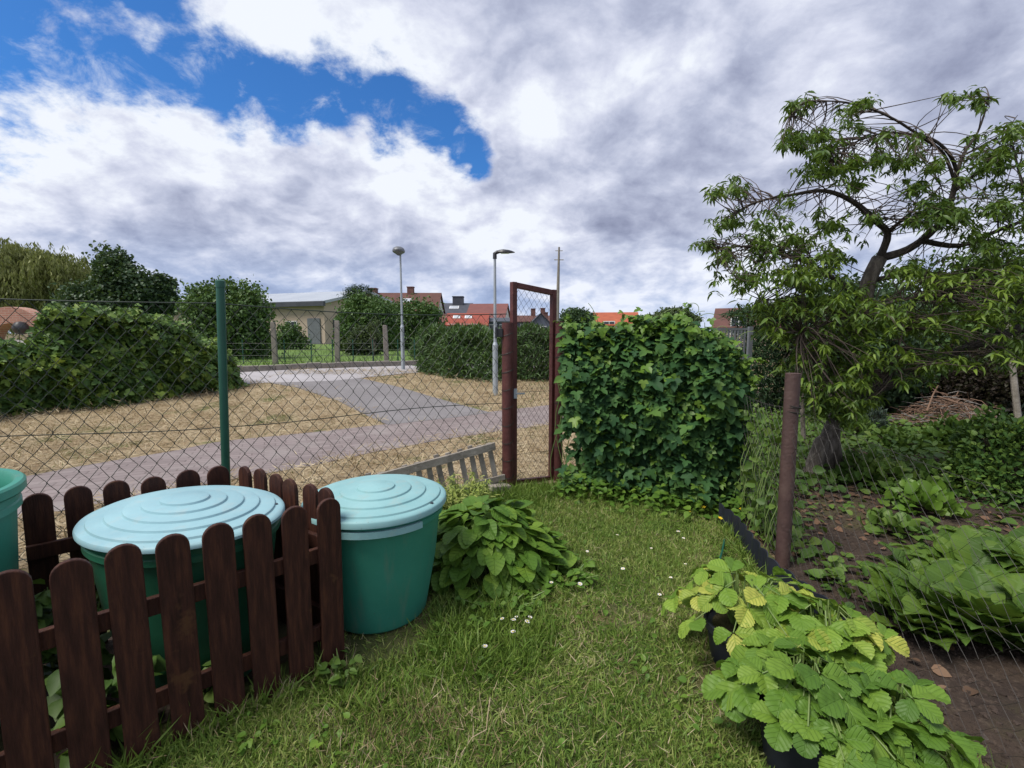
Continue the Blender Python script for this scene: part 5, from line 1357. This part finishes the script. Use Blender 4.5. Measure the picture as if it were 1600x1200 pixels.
# brush heap
q = gnd(1480, 668)
t = empty('brush_heap', (q.x, q.y, float(zg(q.x, q.y))), 'heap of dry brown pruned branches at the back of the garden', 'brush heap')
m, m2 = MB(), MB()
for i in range(520):
    a = random.uniform(0, 6.28); r = math.sqrt(random.random()); hh = .62 * (1 - r ** 1.6) * random.uniform(.2, 1.0)
    c = Vector((math.cos(a) * r * .95, math.sin(a) * r * .7, hh + .04)); th = random.gauss(.0, .9); d = Vector((math.cos(th), math.sin(th) * .8, random.gauss(-.05, .28))).normalized(); L = random.uniform(.2, .6)
    if c.x > 0: d.z -= .2
    mb = m if random.random() < .7 else m2
    mb.tube([c - d * L / 2, c + Vector((random.gauss(0, .03), random.gauss(0, .03), random.gauss(.03, .03))), c + d * L / 2], [.007, .006, .003], 4, False)
M_br1 = pm('dry_brown_twigs', [(.3, (.13, .075, .05)), (.7, (.24, .15, .10))], 5, .85); M_br2 = pm('grey_twigs', [(.3, (.12, .11, .10)), (.7, (.25, .23, .21))], 5, .85)
m.build('brown_branches', M_br1, t); m2.build('grey_branches', M_br2, t)
m = MB(); m.tube([(-.62, -.25, .35), (-.5, -.2, .62), (-.42, -.2, .80)], [.016, .013, .01], 6); m.tube([(-.42, -.2, .60), (-.15, -.3, .50)], .014, 6); m.build('broken_stick', M_br1, t)
q1, q2 = gnd(1500, 668), gnd(1585, 655)
m = MB(); m.bar((q1.x, q1.y - .1, .16), (q2.x, q2.y - .2, .14), .12, .03); tag(m.build('plank', M_wood, None, bevel=.004), 'long dark plank lying at the foot of the brush heap', 'plank')
q1, q2 = gnd(1600, 655), at(1572, 480, 8.3)
m = MB(); m.tube([(q2.x + .45, 8.3, 0), q2], [.05, .04], 8); tag(m.build('pole', M_wood, None, smooth=True), 'pale leaning wooden pole at the right edge of the garden', 'pole')
# slatted metal fence by the conifer hedge
Ys = 6.6
t = empty('slat_fence', (at(1150, 560, Ys).x, Ys, float(zg(0, Ys))), 'piece of grey slatted metal fence between hops and conifer hedge', 'fence')
m = MB(); zt_ = pz(514, Ys) - t.location.z
for xx in np.arange(-.30, .14, .045): m.box((xx, 0, zt_ / 2), (.022, .012, zt_ - .04))
M_slatg = pm('grey_metal_slats', [(.3, (.13, .145, .165)), (.7, (.18, .195, .215))], 5, .5)
m.build('slats', M_slatg, t)
MB().bar((-.34, .02, zt_), (.2, .02, zt_), .04, .03).build('rail', M_slatg, t); MB().bar((-.34, .02, .25), (.2, .02, .25), .04, .03).build('rail', M_slatg, t)
m = MB(); m.box((.17, -.02, zt_ / 2), (.06, .05, zt_ + .06)); m.build('post', M_slatg, t, bevel=.004)

# ---------------------------------------------------------------- uncountable ground cover
def in_barrel(x, y):
    return ((x + .772) ** 2 + (y - 2.612) ** 2 < .275 ** 2) | ((x - 1.12) ** 2 + (y - 2.16) ** 2 < .15 ** 2) | ((x - 1.07) ** 2 + (y - 1.60) ** 2 < .14 ** 2)
BLADE = []
for bend in (.15, .45, .8):
    BLADE.append(Tpl([(-.035, 0, 0), (.035, 0, 0), (-.028, .5, .10 * bend), (.028, .5, .10 * bend), (0, .95 - .2 * bend, .55 * bend)], [(0, 1, 3), (0, 3, 2), (2, 3, 4)]))


def smooth_noise(x, y, f, sd):
    return (np.sin(x * f * 1.3 + sd) * np.cos(y * f * 1.1 + sd * 2) + .6 * np.sin(x * f * 2.7 + y * f * 1.9 + sd * 3) + .4 * np.cos(x * f * 4.1 - y * f * 3.7 + sd)) / 2


def right_edge(y): return np.interp(y, [1.2, 2.2, float(E1.y), float(E0.y), 4.3], [1.64, 1.70, float(E1.x) - .03, float(E0.x) - .03, 1.95])
def left_edge(y):   # picket line, then the strip behind the barrel
    return np.where(y < 2.12, -.862 - (2.118 - y) * (.741 / .671) + .015, -.95 - (y - 2.12) * .35)
N = 260000
y = 1.0 + 3.85 * rng.uniform(0, 1, N) ** 1.35; x = rng.uniform(-2.1, 2.0, N)
ok = (x > left_edge(y)) & (x < right_edge(y)) & ~in_barrel(x, y) & (y < fl(np.minimum(x, 0)) - .02) & ~((x < -.4) & (y > 2.31) & (x < -1.05))
thin = smooth_noise(x, y, 3.0, 2.0); bare = ((x - 1.02) / .20) ** 2 + ((y - 1.95) / .22) ** 2 < 1
bare |= (np.hypot(x + .79, y - 2.49) < .36) & (rng.uniform(0, 1, N) < .95)
bare |= (((x - .62) / .16) ** 2 + ((y - 2.52) / .12) ** 2 < 1) & (rng.uniform(0, 1, N) < .8)
ok &= ~(bare & (rng.uniform(0, 1, N) < .85)); ok &= rng.uniform(0, 1, N) < (.82 + .25 * thin)
x, y = x[ok], y[ok]; N = len(x)
tall = np.clip((np.hypot(x + .55, y - 2.2) < .40) * .45 + (np.hypot(x + .42, y - 2.5) < .2) * .5 + (np.hypot(x + .15, y - 2.38) < .40) * .55 + np.exp(-((y - 4.55) / .25) ** 2) * 1.2 + np.exp(-((x - left_edge(y)) / .10) ** 2) * .9 * (y < 2.4) + np.exp(-((x - right_edge(y)) / .08) ** 2) * .8, 0, 1.3)
hgt = (.036 + .044 * rng.uniform(0, 1, N) + .014 * smooth_noise(x, y, 5, 1)) * (1 + 1.6 * tall * rng.uniform(0, 1, N))
nb = np.hypot(x + .772, y - 2.50); hgt *= np.where(nb < .62, .45 + .4 * nb, .92)
hgt = np.clip(hgt, .014, .15)
ax = rdir(N) * 1.05 + [0, 0, .85]; ax[:, 2] = np.abs(ax[:, 2]); nr = rdir(N)
ax[:, 0] += .22 * smooth_noise(x, y, 7, 4); ax[:, 1] += .22 * smooth_noise(x, y, 7, 9)
kk = rng.integers(0, 3, N); P = np.c_[x, y, np.full(N, .002)]
wd = np.clip(.0050 / (.07 * hgt), .3, 2.2) * rng.uniform(.55, 1.4, N)
tk = (tall > .45) & (nb > .45) & (rng.uniform(0, 1, N) < .55)
g_ = scatter('grass', L_grass, [(BLADE[k], P[(kk == k) & ~tk], ax[(kk == k) & ~tk], nr[(kk == k) & ~tk], hgt[(kk == k) & ~tk], wd[(kk == k) & ~tk]) for k in range(3)])
tag(g_, 'short mown green lawn grass with dry patches', 'grass', None, 'stuff')
g_ = scatter('tall_grass', L_tuft, [(BLADE[k], P[(kk == k) & tk], ax[(kk == k) & tk], nr[(kk == k) & tk], hgt[(kk == k) & tk] * 1.35, wd[(kk == k) & tk]) for k in range(3)])
tag(g_, 'longer grass tufts along the edges of the lawn', 'grass', None, 'stuff')
# dry clippings and clover in the lawn
N = 24000
y = 1.0 + 3.6 * rng.uniform(0, 1, N) ** 1.3; x = rng.uniform(-1.9, 1.8, N)
patch = np.exp(-(((x + .38) / .34) ** 2 + ((y - 1.72) / .22) ** 2)) + 1.2 * np.exp(-(((x - .62) / .17) ** 2 + ((y - 2.52) / .14) ** 2)) + .35 * np.exp(-(((x - .5) / .35) ** 2 + ((y - 2.3) / .5) ** 2)) + .8 * np.exp(-(((x - 1.0) / .22) ** 2 + ((y - 1.95) / .25) ** 2)) + .10 + .3 * np.clip(smooth_noise(x, y, 3.2, 5), 0, 1) + .35 * np.exp(-((x - .30 - (y - 1.6) * .12) / .22) ** 2)
ok = (rng.uniform(0, 1, N) < patch) & (x > left_edge(y) + .04) & (x < right_edge(y) - .02) & ~in_barrel(x, y)
x, y = x[ok], y[ok]; N = len(x); ax = rdir(N); ax[:, 2] = np.abs(ax[:, 2]) * .5
g_ = scatter('dry_clippings', L_dry, [(BLADE[0], np.c_[x, y, rng.uniform(.004, .035, N)], ax, rdir(N) * .5 + [0, 0, 1], rng.uniform(.03, .075, N), rng.uniform(.3, .7, N))])
tag(g_, 'dry straw-coloured clippings scattered in the lawn', 'clippings', None, 'stuff')
N = 2600
y = 1.0 + 3.4 * rng.uniform(0, 1, N) ** 1.2; x = rng.uniform(-1.6, 1.6, N)
pk = np.clip(smooth_noise(x, y, 2.6, 8) * 1.3, 0, 1) + .9 * np.exp(-(((x + .75) / .22) ** 2 + ((y - 1.72) / .15) ** 2)) + .6 * (np.hypot(x + .15, y - 2.4) < .4)
ok = (rng.uniform(0, 1, N) < pk) & (x > left_edge(y) + .02) & ~in_barrel(x, y) & (x < right_edge(y))
x, y = x[ok], y[ok]; N = len(x)
g_ = scatter('clover', L_patch, [(OVATE, np.c_[x, y, rng.uniform(.015, .05, N)], rdir(N) * [1, 1, .3], rdir(N) * .5 + [0, 0, 1], rng.uniform(.018, .042, N))])
tag(g_, 'small clover leaves mixed into the lawn', 'clover', None, 'stuff')
# daisies
dz = flower_mesh(M_yel, M_petal, .013, 11, .055)
for k, (u, v) in enumerate([(756, 1012), (786, 970), (808, 968), (824, 966), (804, 990), (801, 972), (820, 972), (862, 912), (846, 858), (905, 912), (918, 862), (1072, 884), (1060, 832), (1067, 842), (1050, 905), (1066, 925), (1030, 930), (963, 838), (1018, 858), (975, 890)]):
    p = atz(u, v, .05); s = random.uniform(.75, 1.25); o = link('daisy', dz, None, None, (p.x, p.y, .004)); o.scale = (s, s, 1); o.rotation_euler = (random.uniform(-.25, .1), random.uniform(-.2, .2), random.uniform(0, 6))
    tag(o, 'small white daisy with yellow centre in the lawn', 'daisy', 'daisies in the lawn')
q = [atz(766, 1090, .05), atz(762, 1118, .06), atz(760, 1140, .05), atz(738, 1152, .03), atz(722, 1176, .02), atz(716, 1198, .02)]
m = MB(); m.tube(q, .0022, 5); tag(m.build('dry_stalk', L_dry, None, smooth=True), 'long pale dry grass stalk lying on the lawn in front', 'stalk')
# mown hay on the verge
N = 150000
u_ = rng.uniform(0, 1, N); x = -17 + 21 * rng.uniform(0, 1, N); y = 2.2 + 14.5 * u_ ** 1.5
pfa, pna = np.array(pf), np.array(pn)
yfar, ynear = np.interp(x, pfa[:, 0], pfa[:, 1]), np.interp(x, pna[:, 0], pna[:, 1])
jt = rng.normal(0, .07, N); onpath = (y > ynear + .02 + jt) & (y < yfar - .02 + jt)
rl = np.array([g2(400, 596), g2(462, 606), g2(530, 628), g2(606, 665)]); rr_ = np.array([g2(565, 592), g2(625, 606), g2(700, 628), g2(768, 646)])
xl = np.interp(y, rl[::-1, 1], rl[::-1, 0]); xr = np.interp(y, rr_[::-1, 1], rr_[::-1, 0])
onramp = (y >= yfar - .02) & (x > xl + jt * 1.5) & (x < xr + jt * 1.5) & (y < 15)
hedgefoot = np.interp(x, hd[:, 0], hd[:, 1])
ok = (y > fl(x) + .03) & ~onpath & ~onramp & ~((x < hd[-1, 0]) & (y > hedgefoot + .3)) & (y < 16.2) & (smooth_noise(x, y, 1.6, 3) > -.75)
x, y = x[ok], y[ok]; N = len(x); ax = rdir(N); ax[:, 2] = np.abs(ax[:, 2]) * .35; ax[:, 0] *= 1.4
g_ = scatter('hay', L_dry, [(BLADE[0], np.c_[x, y, zg(x, y) + .006 + .075 * np.abs(rng.normal(0, 1, N)) * np.clip(.35 + smooth_noise(x, y, 3.7, 7) + .5 * smooth_noise(x, y, 9.3, 2), .05, 1.4)], ax, rdir(N) * .6 + [0, 0, 1], rng.uniform(.08, .20, N), rng.uniform(.55, 1.15, N))])
tag(g_, 'mown straw-coloured hay lying on the verges', 'hay', None, 'stuff')
N = 52000
x = -16 + 20 * rng.uniform(0, 1, N); y = 2.4 + 13.5 * rng.uniform(0, 1, N) ** 1.3
yfar, ynear = np.interp(x, pfa[:, 0], pfa[:, 1]), np.interp(x, pna[:, 0], pna[:, 1])
pk = (smooth_noise(x, y, .9, 6) > .30) * .22 + np.clip(smooth_noise(x, y, 2.9, 11) - .25, 0, 1) * .5 + .03 + (x > 0) * (y > yfar) * .45 + np.exp(-((y - np.interp(x, hd[:, 0], hd[:, 1])) / .5) ** 2) * .4
xl = np.interp(y, rl[::-1, 1], rl[::-1, 0]); xr = np.interp(y, rr_[::-1, 1], rr_[::-1, 0])
ok = (y > fl(x) + .05) & ~((y > ynear) & (y < yfar)) & ~((y >= yfar) & (x > xl) & (x < xr)) & (rng.uniform(0, 1, N) < pk) & ~((x < hd[-1, 0]) & (y > np.interp(x, hd[:, 0], hd[:, 1]) + .3))
x, y = x[ok], y[ok]; N = len(x); ax = rdir(N) * .7 + [0, 0, .8]
g_ = scatter('verge_grass', L_weed, [(BLADE[1], np.c_[x, y, zg(x, y)], ax, rdir(N), rng.uniform(.06, .13, N), rng.uniform(.6, 1.1, N))])
tag(g_, 'fresh green regrowth in the mown verge', 'grass', None, 'stuff')
# vegetable plot: weeds, litter, clods
N = 24000
x = 1.8 + 7.5 * rng.uniform(0, 1, N) ** 1.1; y = 2.6 + 8.6 * rng.uniform(0, 1, N) ** 1.2
cov = np.clip(.22 + .70 * S(3.8, 5.8, y) + .6 * smooth_noise(x, y, 1.7, 2) + .45 * np.exp(-((x - 2.1) / .3) ** 2), 0, 1)
cov *= 1 - .75 * np.exp(-(((x - 2.75) / .55) ** 2 + ((y - 4.3) / .55) ** 2))
ok = (rng.uniform(0, 1, N) < cov) & (x > 1.95 + (y > 4.3) * .25)
x, y = x[ok], y[ok]; N = len(x); hh = np.abs(rng.normal(0, .07, N)) * (.4 + S(4, 7, y))
g_ = scatter('weeds', L_weed, [(OVATE, np.c_[x, y, zg(x, y) + .015 + hh], rdir(N) * [1, 1, .5], rdir(N) * .55 + [0, -.2, 1], rng.uniform(.04, .12, N))])
tag(g_, 'low green weeds growing over the garden plot', 'weeds', None, 'stuff')
N = 5200
x = 1.85 + 5 * rng.uniform(0, 1, N); y = 1.2 + 6 * rng.uniform(0, 1, N)
pk = .10 + 1.0 * np.exp(-(((x - 2.75) / .6) ** 2 + ((y - 4.35) / .6) ** 2)) + .35 * np.clip(smooth_noise(x, y, 2, 1), 0, 1)
ok = rng.uniform(0, 1, N) < pk; x, y = x[ok], y[ok]; N = len(x)
g_ = scatter('leaf_litter', L_litter, [(OVATE, np.c_[x, y, zg(x, y) + rng.uniform(.006, .025, N)], rdir(N) * [1, 1, .25], rdir(N) * .5 + [0, 0, 1], rng.uniform(.03, .075, N))])
tag(g_, 'reddish dry leaf litter on the garden soil', 'leaf litter', None, 'stuff')
N = 2600
x = rng.uniform(-1.25, -.05, N); y = rng.uniform(1.35, 2.3, N)
pk = np.exp(-(((x + .42) / .30) ** 2 + ((y - 1.80) / .22) ** 2)) + .8 * np.exp(-((x - left_edge(y) - .06) / .06) ** 2) * (y < 2.1)
ok = (rng.uniform(0, 1, N) < pk) & (x > left_edge(y) + .015) & ~in_barrel(x, y); x, y = x[ok], y[ok]; N = len(x)
g_ = scatter('pale_grass', L_dry, [(BLADE[0], np.c_[x, y, np.full(N, .003)], rdir(N) * .45 + [0, 0, 1], rdir(N), rng.uniform(.05, .13, N), rng.uniform(.25, .5, N))])
tag(g_, 'pale dry grass stalks standing along the picket fence', 'grass', None, 'stuff')
OCT = Tpl([(1, 0, 0), (-.9, .1, 0), (0, 1, .1), (.1, -.85, 0), (0, .1, .75), (0, 0, -.6)], [(0, 2, 4), (2, 1, 4), (1, 3, 4), (3, 0, 4), (2, 0, 5), (1, 2, 5), (3, 1, 5), (0, 3, 5)])
N = 15000
x = 1.75 + 3.8 * rng.uniform(0, 1, N) ** 1.2; y = .9 + 5.2 * rng.uniform(0, 1, N)
M_clod = ground_mat('soil_clods', [(7, .4, .65, (.085, .062, .05), 0), (3, .62, .72, (.15, .125, .105), 0)], (.055, .040, .032), .8, 60)
g_ = scatter('soil_clods', M_clod, [(OCT, np.c_[x, y, np.full(N, .006)], rdir(N) * [1, 1, .3], rdir(N) * .4 + [0, 0, 1], .005 + .016 * rng.uniform(0, 1, N) ** 3 + (rng.uniform(0, 1, N) < .03) * .008)])
for p_ in g_.data.polygons[:1]: pass
g_.data.polygons.foreach_set('use_smooth', [False] * len(g_.data.polygons))
tag(g_, 'small clods and stones lying on the dark soil', 'clods', None, 'stuff')
# tufts in the meadow
N = 9000
x = rng.uniform(-22, 4, N); y = 18.3 + 20 * rng.uniform(0, 1, N) ** 1.6; ax = rdir(N) * .6 + [0, 0, 1]
g_ = scatter('meadow_tufts', L_weed, [(BLADE[1], np.c_[x, y, zg(x, y)], ax, rdir(N), rng.uniform(.10, .28, N), rng.uniform(.8, 1.6, N))])
tag(g_, 'grass tufts of the meadow beyond the road', 'grass', None, 'stuff')
